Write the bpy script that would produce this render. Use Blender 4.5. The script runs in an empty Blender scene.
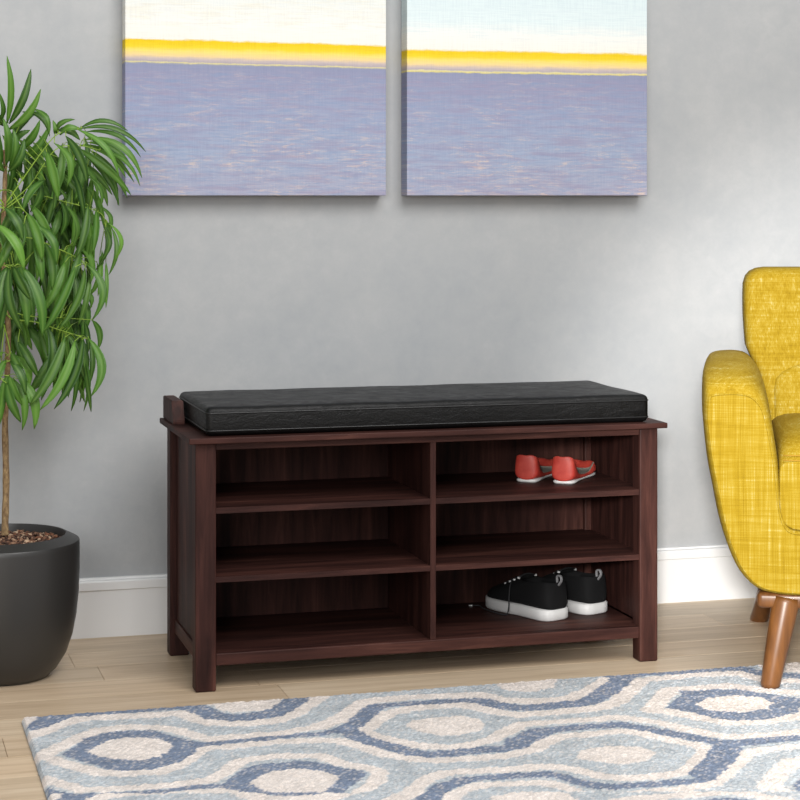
import bpy, bmesh, math, random
from mathutils import Vector, Matrix
import numpy as np

scene = bpy.context.scene
col = scene.collection
PI = math.pi

# ------------------------------------------------------------------ camera
cam_data = bpy.data.cameras.new('camera')
cam_data.sensor_width = 36.0
cam_data.sensor_fit = 'HORIZONTAL'
cam_data.lens = 1960.0 / 800.0 * 36.0
cam_data.shift_y = -204.4 / 800.0
cam_data.clip_start = 0.05
cam = bpy.data.objects.new('camera', cam_data)
col.objects.link(cam)
cam.location = (-0.6235, -4.1447, 0.9277)
cam.rotation_euler = (PI / 2, 0, -0.2744)
scene.camera = cam

# ------------------------------------------------------------------ light
world = bpy.data.worlds.new('World')
scene.world = world
world.use_nodes = True
world.node_tree.nodes['Background'].inputs['Color'].default_value = (0.96, 0.98, 1.0, 1)
world.node_tree.nodes['Background'].inputs['Strength'].default_value = 0.60

def area(name, loc, target, size, power, colour=(1, 1, 1), size_y=None):
    d = bpy.data.lights.new(name, 'AREA')
    d.energy = power
    d.color = colour
    d.size = size
    if size_y:
        d.shape = 'RECTANGLE'
        d.size_y = size_y
    o = bpy.data.objects.new(name, d)
    col.objects.link(o)
    o.location = loc
    o.rotation_euler = (Vector(target) - Vector(loc)).to_track_quat('-Z', 'Y').to_euler()
    return o

area('added_key_light', (0.75, -3.4, 3.1), (0.15, -0.1, 0.6), 2.4, 136, (1.0, 0.985, 0.96), 2.0)  # key light added out of view, high in front; not a window
area('front_light', (-1.5, -4.7, 1.5), (0.1, 0, 0.35), 1.1, 58, (1.0, 0.99, 0.97), 1.2)

sp = bpy.data.lights.new('added_wall_spot', 'SPOT')  # unseen spot beside the camera, added to brighten the right part of the wall
sp.energy = 1150
sp.color = (1.0, 0.98, 0.95)
sp.spot_size = math.radians(21)
sp.spot_blend = 0.42
sp.shadow_soft_size = 0.18
spo = bpy.data.objects.new('added_wall_spot', sp)
col.objects.link(spo)
spo.location = (-0.75, -4.4, 1.2)
spo.rotation_euler = (Vector((1.84, 0, 0.20)) - spo.location).to_track_quat('-Z', 'Y').to_euler()

scene.view_settings.view_transform = 'Standard'
scene.view_settings.look = 'None'
scene.view_settings.gamma = 1.0
scene.view_settings.use_curve_mapping = False
scene.view_settings.exposure = 0.0

# ------------------------------------------------------------------ helpers
def link(name, me, mat=None, parent=None, smooth=False):
    o = bpy.data.objects.new(name, me)
    col.objects.link(o)
    if mat is not None:
        for m in (mat if isinstance(mat, (list, tuple)) else [mat]):
            me.materials.append(m)
    if parent is not None:
        o.parent = parent
    if smooth:
        for p in me.polygons:
            p.use_smooth = True
    return o

def obj(name, bm, mat=None, parent=None, smooth=False, sub=0):
    bmesh.ops.recalc_face_normals(bm, faces=bm.faces)
    me = bpy.data.meshes.new(name)
    bm.to_mesh(me)
    bm.free()
    o = link(name, me, mat, parent, smooth)
    if sub:
        m = o.modifiers.new('sub', 'SUBSURF')
        m.levels = sub
        m.render_levels = sub
    return o

def thing(name, label, cat, loc=(0, 0, 0), rz=0, group=None):
    o = bpy.data.objects.new(name, None)
    col.objects.link(o)
    o.location = loc
    o.rotation_euler = (0, 0, rz)
    o.empty_display_size = 0.1
    o['label'] = label
    o['category'] = cat
    if group:
        o['group'] = group
    return o

def tag(o, label, cat, group=None):
    o['label'] = label
    o['category'] = cat
    if group:
        o['group'] = group
    return o

def struct(o):
    o['kind'] = 'structure'
    return o

def box(bm, x0, x1, y0, y1, z0, z1, bev=0.0, seg=2):
    r = bmesh.ops.create_cube(bm, size=1.0)
    vs = r['verts']
    for v in vs:
        v.co = Vector(((x0 + x1) / 2 + v.co.x * (x1 - x0), (y0 + y1) / 2 + v.co.y * (y1 - y0), (z0 + z1) / 2 + v.co.z * (z1 - z0)))
    if bev > 0:
        es = list({e for v in vs for e in v.link_edges})
        bmesh.ops.bevel(bm, geom=es, offset=bev, segments=seg, profile=0.5, affect='EDGES')
    return bm

def tube(bm, pts, r, n=8, caps=True, closed=False):
    pts = [Vector(p) for p in pts]
    N = len(pts)
    rad = r if isinstance(r, (list, tuple)) else [r] * N
    rings = []
    up = None
    for i, p in enumerate(pts):
        a = pts[(i - 1) % N] if (i > 0 or closed) else pts[0]
        b = pts[(i + 1) % N] if (i < N - 1 or closed) else pts[-1]
        t = (b - a).normalized()
        if up is None:
            up = Vector((0, 0, 1)) if abs(t.z) < 0.9 else Vector((1, 0, 0))
        s = t.cross(up).normalized()
        u = s.cross(t).normalized()
        up = u
        rings.append([bm.verts.new(p + (s * math.cos(2 * PI * k / n) + u * math.sin(2 * PI * k / n)) * rad[i]) for k in range(n)])
    rng = range(N if closed else N - 1)
    for i in rng:
        A, B = rings[i], rings[(i + 1) % N]
        for k in range(n):
            bm.faces.new((A[k], A[(k + 1) % n], B[(k + 1) % n], B[k]))
    if caps and not closed:
        bm.faces.new(rings[0][::-1])
        bm.faces.new(rings[-1])
    return bm

def lathe(bm, prof, n=64, c=(0, 0)):
    rings = []
    for r, z in prof:
        if r < 1e-6:
            rings.append([bm.verts.new((c[0], c[1], z))])
        else:
            rings.append([bm.verts.new((c[0] + r * math.cos(2 * PI * k / n), c[1] + r * math.sin(2 * PI * k / n), z)) for k in range(n)])
    for A, B in zip(rings, rings[1:]):
        for k in range(n):
            k2 = (k + 1) % n
            if len(A) == 1 and len(B) > 1:
                bm.faces.new((A[0], B[k2], B[k]))
            elif len(B) == 1 and len(A) > 1:
                bm.faces.new((A[k], A[k2], B[0]))
            elif len(A) > 1:
                bm.faces.new((A[k], A[k2], B[k2], B[k]))
    return bm

def inset_loop(pts, d):
    """offset a closed 2D loop inward by d"""
    n = len(pts)
    ar = sum(pts[i][0] * pts[(i + 1) % n][1] - pts[(i + 1) % n][0] * pts[i][1] for i in range(n))
    sg = 1 if ar > 0 else -1
    out = []
    for i in range(n):
        p0, p1, p2 = Vector(pts[i - 1]), Vector(pts[i]), Vector(pts[(i + 1) % n])
        a = (p1 - p0).normalized()
        b = (p2 - p1).normalized()
        t = a + b
        if t.length < 1e-6:
            t = a
        t.normalize()
        nrm = Vector((-t.y, t.x)) * sg
        out.append(tuple(p1 + nrm * d))
    return out

def smooth_loop(pts, per=4):
    n = len(pts)
    out = []
    for i in range(n):
        p0, p1, p2, p3 = [Vector(pts[(i + k) % n]) for k in (-1, 0, 1, 2)]
        for j in range(per):
            t = j / per
            q = 0.5 * ((2 * p1) + (-p0 + p2) * t + (2 * p0 - 5 * p1 + 4 * p2 - p3) * t * t + (-p0 + 3 * p1 - 3 * p2 + p3) * t ** 3)
            out.append(tuple(q))
    return out

def spline(pts, per=6):
    P = [Vector(p) for p in pts]
    P = [P[0] * 2 - P[1]] + P + [P[-1] * 2 - P[-2]]
    out = []
    for i in range(1, len(P) - 2):
        p0, p1, p2, p3 = P[i - 1:i + 3]
        for j in range(per):
            t = j / per
            out.append(0.5 * ((2 * p1) + (-p0 + p2) * t + (2 * p0 - 5 * p1 + 4 * p2 - p3) * t * t + (-p0 + 3 * p1 - 3 * p2 + p3) * t ** 3))
    out.append(P[-2])
    return out

def loft_y(bm, outline, stations, fn=None):
    """outline: closed (x,z) loop; stations: (y, inset); fn(x,y,z,i)->xyz"""
    rings = []
    for i, (y, ins) in enumerate(stations):
        lp = inset_loop(outline, ins) if abs(ins) > 1e-9 else outline
        ring = []
        for x, z in lp:
            p = (x, y, z)
            if fn:
                p = fn(x, y, z, i)
            ring.append(bm.verts.new(p))
        rings.append(ring)
    n = len(outline)
    for A, B in zip(rings, rings[1:]):
        for k in range(n):
            bm.faces.new((A[k], A[(k + 1) % n], B[(k + 1) % n], B[k]))
    f1 = bm.faces.new(rings[0][::-1])
    f2 = bm.faces.new(rings[-1])
    bmesh.ops.triangulate(bm, faces=[f1, f2])
    return bm

def rrect(x0, x1, z0, z1, r, n=5, rt=None):
    rt = r if rt is None else rt
    pts = []
    for cx, cz, a0, rr in ((x1 - r, z0 + r, -90, r), (x1 - rt, z1 - rt, 0, rt), (x0 + rt, z1 - rt, 90, rt), (x0 + r, z0 + r, 180, r)):
        for k in range(n + 1):
            a = math.radians(a0 + 90 * k / n)
            pts.append((cx + rr * math.cos(a), cz + rr * math.sin(a)))
    return pts

# ------------------------------------------------------------------ materials
class NT:
    def __init__(self, name, rough=0.5, spec=0.5):
        self.m = bpy.data.materials.new(name)
        self.m.use_nodes = True
        self.t = self.m.node_tree
        self.b = self.t.nodes['Principled BSDF']
        self.b.inputs['Roughness'].default_value = rough
        self.b.inputs['Specular IOR Level'].default_value = spec
    def n(self, kind, **kw):
        x = self.t.nodes.new(kind)
        for k, v in kw.items():
            if hasattr(x, k):
                setattr(x, k, v)
        return x
    def l(self, a, b):
        self.t.links.new(a, b)
    def coord(self, scale=(1, 1, 1), kind='Object', rot=(0, 0, 0)):
        c = self.n('ShaderNodeTexCoord')
        mp = self.n('ShaderNodeMapping')
        mp.inputs['Scale'].default_value = scale
        mp.inputs['Rotation'].default_value = rot
        self.l(c.outputs[kind], mp.inputs['Vector'])
        return mp.outputs['Vector']
    def noise(self, vec, scale=5, detail=4, rough=0.5, dist=0.0):
        x = self.n('ShaderNodeTexNoise')
        x.inputs['Scale'].default_value = scale
        x.inputs['Detail'].default_value = detail
        x.inputs['Roughness'].default_value = rough
        x.inputs['Distortion'].default_value = dist
        self.l(vec, x.inputs['Vector'])
        return x.outputs['Fac']
    def ramp(self, fac, stops, interp='LINEAR'):
        x = self.n('ShaderNodeValToRGB')
        cr = x.color_ramp
        cr.interpolation = interp
        while len(cr.elements) < len(stops):
            cr.elements.new(0.5)
        for e, (p, c) in zip(cr.elements, stops):
            e.position = p
            e.color = (c[0], c[1], c[2], 1) if not isinstance(c, (int, float)) else (c, c, c, 1)
        self.l(fac, x.inputs['Fac'])
        return x.outputs['Color']
    def mix(self, fac, a, b, mode='MIX'):
        x = self.n('ShaderNodeMix')
        x.data_type = 'RGBA'
        x.blend_type = mode
        for s, v in ((x.inputs[0], fac), (x.inputs[6], a), (x.inputs[7], b)):
            if isinstance(v, (int, float)):
                s.default_value = v
            elif isinstance(v, tuple):
                s.default_value = (v[0], v[1], v[2], 1)
            else:
                self.l(v, s)
        return x.outputs[2]
    def math(self, op, a, b=0.0, c=None):
        x = self.n('ShaderNodeMath')
        x.operation = op
        for i, v in enumerate((a, b) if c is None else (a, b, c)):
            if isinstance(v, (int, float)):
                x.inputs[i].default_value = v
            else:
                self.l(v, x.inputs[i])
        return x.outputs[0]
    def base(self, c):
        if isinstance(c, tuple):
            self.b.inputs['Base Color'].default_value = (c[0], c[1], c[2], 1)
        else:
            self.l(c, self.b.inputs['Base Color'])
    def bump(self, h, strength=0.3, dist=0.002):
        x = self.n('ShaderNodeBump')
        x.inputs['Strength'].default_value = strength
        x.inputs['Distance'].default_value = dist
        self.l(h, x.inputs['Height'])
        self.l(x.outputs['Normal'], self.b.inputs['Normal'])

def srgb(r, g, b):
    f = lambda v: (v / 255 / 12.92) if v / 255 <= 0.04045 else ((v / 255 + 0.055) / 1.055) ** 2.4
    return (f(r), f(g), f(b))

def simple(name, c, rough=0.5, spec=0.5):
    k = NT(name, rough, spec)
    k.base(c)
    return k.m

# grey plaster
k = NT('grey_plaster', 0.85, 0.2)
v = k.coord((1, 1, 1))
big = k.noise(v, 2.6, 5, 0.6, 0.6)
fine = k.noise(v, 26, 8, 0.72, 0.2)
v2 = k.coord((1.0, 1, 0.35))
streak = k.noise(v2, 7, 5, 0.6)
c1 = k.ramp(k.math('ADD', k.math('MULTIPLY', big, 0.55), k.math('MULTIPLY', fine, 0.45)), [(0.36, srgb(158, 161, 164)), (0.5, srgb(164, 166, 168)), (0.66, srgb(173, 174, 175))])
c2 = k.mix(k.ramp(streak, [(0.45, 0.0), (0.8, 0.3)]), c1, srgb(176, 176, 175))
k.base(c2)
k.bump(fine, 0.08, 0.002)
M_wall = k.m

k = NT('white_trim_paint', 0.45, 0.4)
k.base(srgb(226, 226, 226))
M_trim = k.m

# oak floor planks, tone per plank from the mesh attribute
k = NT('pale_oak_planks', 0.42, 0.35)
a = k.n('ShaderNodeAttribute')
a.attribute_name = 'tone'
v = k.coord((1.2, 22, 1))
g = k.noise(v, 3.2, 7, 0.62, 0.8)
v3 = k.coord((0.6, 6, 1))
g2 = k.noise(v3, 3, 3, 0.5, 1.2)
cg = k.ramp(k.math('ADD', k.math('MULTIPLY', g, 0.6), k.math('MULTIPLY', g2, 0.4)), [(0.33, srgb(172, 151, 125)), (0.5, srgb(194, 173, 147)), (0.68, srgb(210, 192, 168))])
k.base(k.mix(1.0, cg, a.outputs['Color'], 'MULTIPLY'))
k.bump(g, 0.06, 0.001)
M_floor = k.m
M_gap = simple('plank_gap', srgb(120, 103, 82), 0.7)

def mahogany(name, scale):
    k = NT(name, 0.55, 0.13)
    v = k.coord(scale)
    g = k.noise(v, 9, 6, 0.65, 0.5)
    w = k.coord(tuple(s * 0.4 for s in scale))
    g2 = k.noise(w, 7, 3, 0.5, 0.8)
    f = k.math('ADD', k.math('MULTIPLY', g, 0.55), k.math('MULTIPLY', g2, 0.45))
    k.base(k.ramp(f, [(0.34, srgb(31, 17, 15)), (0.45, srgb(46, 26, 23)), (0.56, srgb(64, 38, 33)), (0.68, srgb(88, 56, 48))]))
    k.bump(g, 0.05, 0.001)
    return k.m
M_wv = mahogany('mahogany_upright', (6, 6, 0.5))
M_wh = mahogany('mahogany_lengthwise', (0.5, 6, 6))
M_wd = mahogany('mahogany_depthwise', (6, 0.5, 6))

# black leather
k = NT('black_leather', 0.36, 0.24)
v = k.coord((1, 1, 1))
lg = k.noise(v, 260, 4, 0.6)
lb = k.noise(k.coord((1, 1, 3.0)), 22, 4, 0.6, 1.2)
k.base(k.ramp(lg, [(0.35, srgb(5, 5, 5)), (0.65, srgb(12, 12, 13))]))
k.l(k.ramp(lb, [(0.3, 0.36), (0.7, 0.52)]), k.b.inputs['Roughness'])
k.bump(k.math('ADD', k.math('MULTIPLY', lg, 0.6), lb), 0.5, 0.003)
M_leather = k.m
M_pipe = simple('black_leather_piping', srgb(16, 16, 17), 0.42)

# yellow slub weave
k = NT('yellow_slub_weave', 0.85, 0.2)
vv = k.noise(k.coord((420, 420, 9)), 1.0, 3, 0.6)
hh = k.noise(k.coord((9, 9, 420)), 1.0, 3, 0.6)
vs = k.noise(k.coord((120, 120, 4)), 1.0, 3, 0.6)
hs = k.noise(k.coord((7, 7, 110)), 1.0, 3, 0.6)
th = k.math('ADD', k.math('ADD', k.math('MULTIPLY', vv, 0.34), k.math('MULTIPLY', hh, 0.20)), k.math('MULTIPLY', k.math('ADD', vs, hs), 0.23))
k.base(k.ramp(th, [(0.37, srgb(120, 95, 5)), (0.48, srgb(138, 112, 14)), (0.55, srgb(148, 125, 38)), (0.64, srgb(168, 156, 100))]))
k.bump(k.math('ADD', vv, hh), 0.25, 0.0012)
M_yellow = k.m
M_yseam = simple('yellow_seam_thread', srgb(150, 112, 18), 0.8)

k = NT('walnut_leg', 0.35, 0.45)
g = k.noise(k.coord((8, 8, 1)), 9, 5, 0.6, 0.4)
k.base(k.ramp(g, [(0.3, srgb(88, 54, 26)), (0.7, srgb(116, 74, 36))]))
M_walnut = k.m

k = NT('charcoal_pot_glaze', 0.4, 0.5)
k.base(srgb(42, 41, 40))
M_pot = k.m
k = NT('bark_chips', 0.9, 0.2)
a = k.n('ShaderNodeAttribute')
a.attribute_name = 'tone'
k.base(a.outputs['Color'])
M_soil = k.m
k = NT('trunk_bark', 0.9, 0.2)
g = k.noise(k.coord((60, 60, 25)), 3, 5, 0.7)
k.base(k.ramp(g, [(0.35, srgb(96, 74, 54)), (0.65, srgb(156, 132, 96))]))
k.bump(g, 0.5, 0.002)
M_bark = k.m
M_stem = simple('green_stem', srgb(128, 160, 50), 0.6)

k = NT('willow_leaf', 0.42, 0.35)
a = k.n('ShaderNodeAttribute')
a.attribute_name = 'tone'
k.base(a.outputs['Color'])
tr = k.n('ShaderNodeBsdfTranslucent')
k.l(k.mix(1.0, a.outputs['Color'], (1.0, 1.15, 0.5), 'MULTIPLY'), tr.inputs['Color'])
mx = k.n('ShaderNodeMixShader')
mx.inputs[0].default_value = 0.22
out = k.t.nodes['Material Output']
k.l(k.b.outputs[0], mx.inputs[1])
k.l(tr.outputs[0], mx.inputs[2])
k.l(mx.outputs[0], out.inputs['Surface'])
M_leaf = k.m

M_coral = NT('coral_leather', 0.5, 0.4)
g = M_coral.noise(M_coral.coord((1, 1, 1)), 60, 3)
M_coral.base(M_coral.ramp(g, [(0.3, srgb(166, 50, 42)), (0.7, srgb(184, 70, 57))]))
M_coral = M_coral.m
M_insole = simple('grey_insole', srgb(140, 138, 128), 0.9)
M_white = simple('white_rubber_sole', srgb(206, 205, 204), 0.55)
M_black = simple('black_canvas_upper', srgb(20, 20, 21), 0.85, 0.2)
M_dark = simple('black_shoe_lining', srgb(14, 14, 15), 0.9, 0.2)
M_lace = simple('black_lace_cord', srgb(44, 44, 46), 0.7)
M_eyelet = simple('white_eyelet', srgb(225, 225, 225), 0.4)
M_tab = simple('grey_heel_tab', srgb(120, 120, 122), 0.8)

def painting(name, zt, zb, x0, x1, slope, warm, top):
    """abstract seascape bands; zt/zb: top and bottom height of the yellow band"""
    k = NT(name, 0.8, 0.15)
    c = k.n('ShaderNodeTexCoord')
    s = k.n('ShaderNodeSeparateXYZ')
    k.l(c.outputs['Object'], s.inputs[0])
    X, Z = s.outputs[0], s.outputs[2]
    wob = k.noise(k.coord((3, 1, 14)), 4, 5, 0.65)
    fr = k.noise(k.coord((30, 1, 90)), 1.6, 4, 0.7)
    zz = k.math('ADD', Z, k.math('MULTIPLY', k.math('SUBTRACT', wob, 0.5), 0.009))
    zz = k.math('ADD', zz, k.math('MULTIPLY', k.math('SUBTRACT', fr, 0.5), 0.006))
    zz = k.math('ADD', zz, k.math('MULTIPLY', k.math('SUBTRACT', X, x0), slope))
    H0, H1 = zb - 0.30, zt + 0.20
    t = k.math('DIVIDE', k.math('SUBTRACT', zz, H0), H1 - H0)
    P = lambda z: (z - H0) / (H1 - H0)
    B = zt - zb
    lo = srgb(158, 168, 205)
    bands = k.ramp(t, [
        (0.0, srgb(160, 160, 178)), (P(zb - 0.2), srgb(150, 160, 182)), (P(zb - 0.1), srgb(143, 151, 176)), (P(zb - 0.03), srgb(138, 141, 166)),
        (P(zb - 0.0115), srgb(134, 139, 164)), (P(zb - 0.0105), srgb(206, 194, 120)), (P(zb - 0.0085), srgb(208, 200, 150)), (P(zb - 0.0075), srgb(164, 156, 162)),
        (P(zb - 0.001), srgb(184, 170, 168)), (P(zb + 0.006), srgb(222, 196, 142)),
        (P(zb + B * 0.42), srgb(224, 204, 110)), (P(zb + B * 0.6), srgb(222, 196, 50)), (P(zt - 0.002), srgb(218, 184, 30)), (P(zt + 0.002), srgb(222, 221, 212)),
        (P(zt + 0.035), srgb(222, 222, 217)), (P(zt + 0.065), top), (1.0, srgb(192, 208, 213))])
    # brush strokes
    st = k.noise(k.coord((16, 1, 120), rot=(0, 0.10, 0)), 1.5, 7, 0.78, 0.8)
    below = k.ramp(t, [(P(zb - 0.03), 1.0), (P(zb - 0.02), 0.0)])
    pk = k.math('MULTIPLY', k.ramp(st, [(0.50, 0.0), (0.60, 0.9)]), below)
    cloud = k.noise(k.coord((2.6, 1, 6)), 2.6, 5, 0.65, 0.8)
    pk = k.math('MULTIPLY', pk, k.ramp(cloud, [(0.42, 0.08), (0.6, 1.0)]))
    low = k.ramp(t, [(P(zb - 0.24), 1.0), (P(zb - 0.06), 0.3)])
    pk = k.math('MULTIPLY', pk, low)
    c1 = k.mix(pk, bands, srgb(206, 184, 170))
    st2 = k.noise(k.coord((9, 1, 90), rot=(0, -0.08, 0)), 2.4, 7, 0.75, 0.4)
    bl = k.math('MULTIPLY', k.ramp(st2, [(0.48, 0.0), (0.62, 0.55)]), below)
    c2 = k.mix(bl, c1, srgb(124, 144, 174))
    mv = k.math('MULTIPLY', k.ramp(k.noise(k.coord((3, 1, 34)), 3.1, 6, 0.7), [(0.46, 0.0), (0.62, 0.55)]), below)
    c3 = k.mix(mv, c2, srgb(144, 136, 160))
    wt = k.math('MULTIPLY', k.ramp(k.noise(k.coord((6, 1, 60)), 2.0, 7, 0.75), [(0.46, 0.0), (0.62, 0.5)]), k.ramp(t, [(P(zt + 0.015), 0.0), (P(zt + 0.04), 1.0)]))
    c4 = k.mix(wt, c3, warm)
    # canvas weave
    wv = k.math('ADD', k.math('MULTIPLY', k.noise(k.coord((420, 1, 18)), 1.0, 2, 0.5), 0.5), k.math('MULTIPLY', k.noise(k.coord((18, 1, 420)), 1.0, 2, 0.5), 0.5))
    c5 = k.mix(k.ramp(wv, [(0.42, 0.28), (0.56, 0.0)]), c4, k.mix(1.0, c4, (0.72, 0.74, 0.82), 'MULTIPLY'))
    k.base(c5)
    k.bump(k.math('ADD', wv, k.math('MULTIPLY', st, 1.2)), 0.15, 0.001)
    return k.m

# ================================================================== SETTING
# wall
bm = bmesh.new()
box(bm, -3.2, 4.2, 0.0, 0.12, -0.02, 2.7)
struct(obj('wall_back', bm, M_wall))
# baseboard with a lipped cap
prof = [(0, 0), (-0.014, 0), (-0.014, 0.098), (-0.018, 0.1), (-0.018, 0.116), (-0.016, 0.119), (-0.007, 0.120), (-0.006, 0.1235), (0, 0.124)]
bm = bmesh.new()
A = [bm.verts.new((-3.2, y, z)) for y, z in prof]
B = [bm.verts.new((4.2, y, z)) for y, z in prof]
for i in range(len(prof) - 1):
    bm.faces.new((A[i], B[i], B[i + 1], A[i + 1]))
bm.faces.new((A[-1], B[-1], B[0], A[0]))
bm.faces.new(A[::-1])
bm.faces.new(B)
struct(obj('baseboard_back', bm, M_trim))

# plank floor: one mesh, each plank with its own tone
bm = bmesh.new()
rng = random.Random(11)
pw = 0.118
tones = []
def plank(x0, x1, y0, y1):
    g = 0.0006
    e = 0.0018
    T = [bm.verts.new(p) for p in ((x0 + g, y0 + g, 0), (x1 - g, y0 + g, 0), (x1 - g, y1 - g, 0), (x0 + g, y1 - g, 0))]
    L = [bm.verts.new(p) for p in ((x0, y0, -0.0025), (x1, y0, -0.0025), (x1, y1, -0.0025), (x0, y1, -0.0025))]
    fs = [bm.faces.new(T)]
    for i in range(4):
        fs.append(bm.faces.new((L[i], L[(i + 1) % 4], T[(i + 1) % 4], T[i])))
    t = rng.uniform(0.88, 1.04)
    w = rng.uniform(0.97, 1.02)
    tones.extend([(t, t * w, t * w * w)] * 5)
known = {3: [-0.151], 4: [0.128], 5: [0.160], 2: [1.2], 6: [-0.62], 7: [-0.37]}
y = -0.026 + pw
i = -1
while y > -6.0:
    y1 = y
    y0 = y - pw
    k0 = known.get(i + 1, [rng.uniform(-3, -1)])[0]
    xs = [k0]
    while xs[0] > -3.2:
        xs.insert(0, xs[0] - rng.uniform(1.25, 1.75))
    while xs[-1] < 4.2:
        xs.append(xs[-1] + rng.uniform(1.25, 1.75))
    for a_, b_ in zip(xs, xs[1:]):
        plank(a_, b_, y0, y1)
    y = y0
    i += 1
fl = obj('floor', bm, M_floor)
at = fl.data.color_attributes.new('tone', 'FLOAT_COLOR', 'CORNER')
for p in fl.data.polygons:
    t = tones[p.index]
    for li in p.loop_indices:
        at.data[li].color = (t[0], t[1], t[2], 1)
struct(fl)

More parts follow.
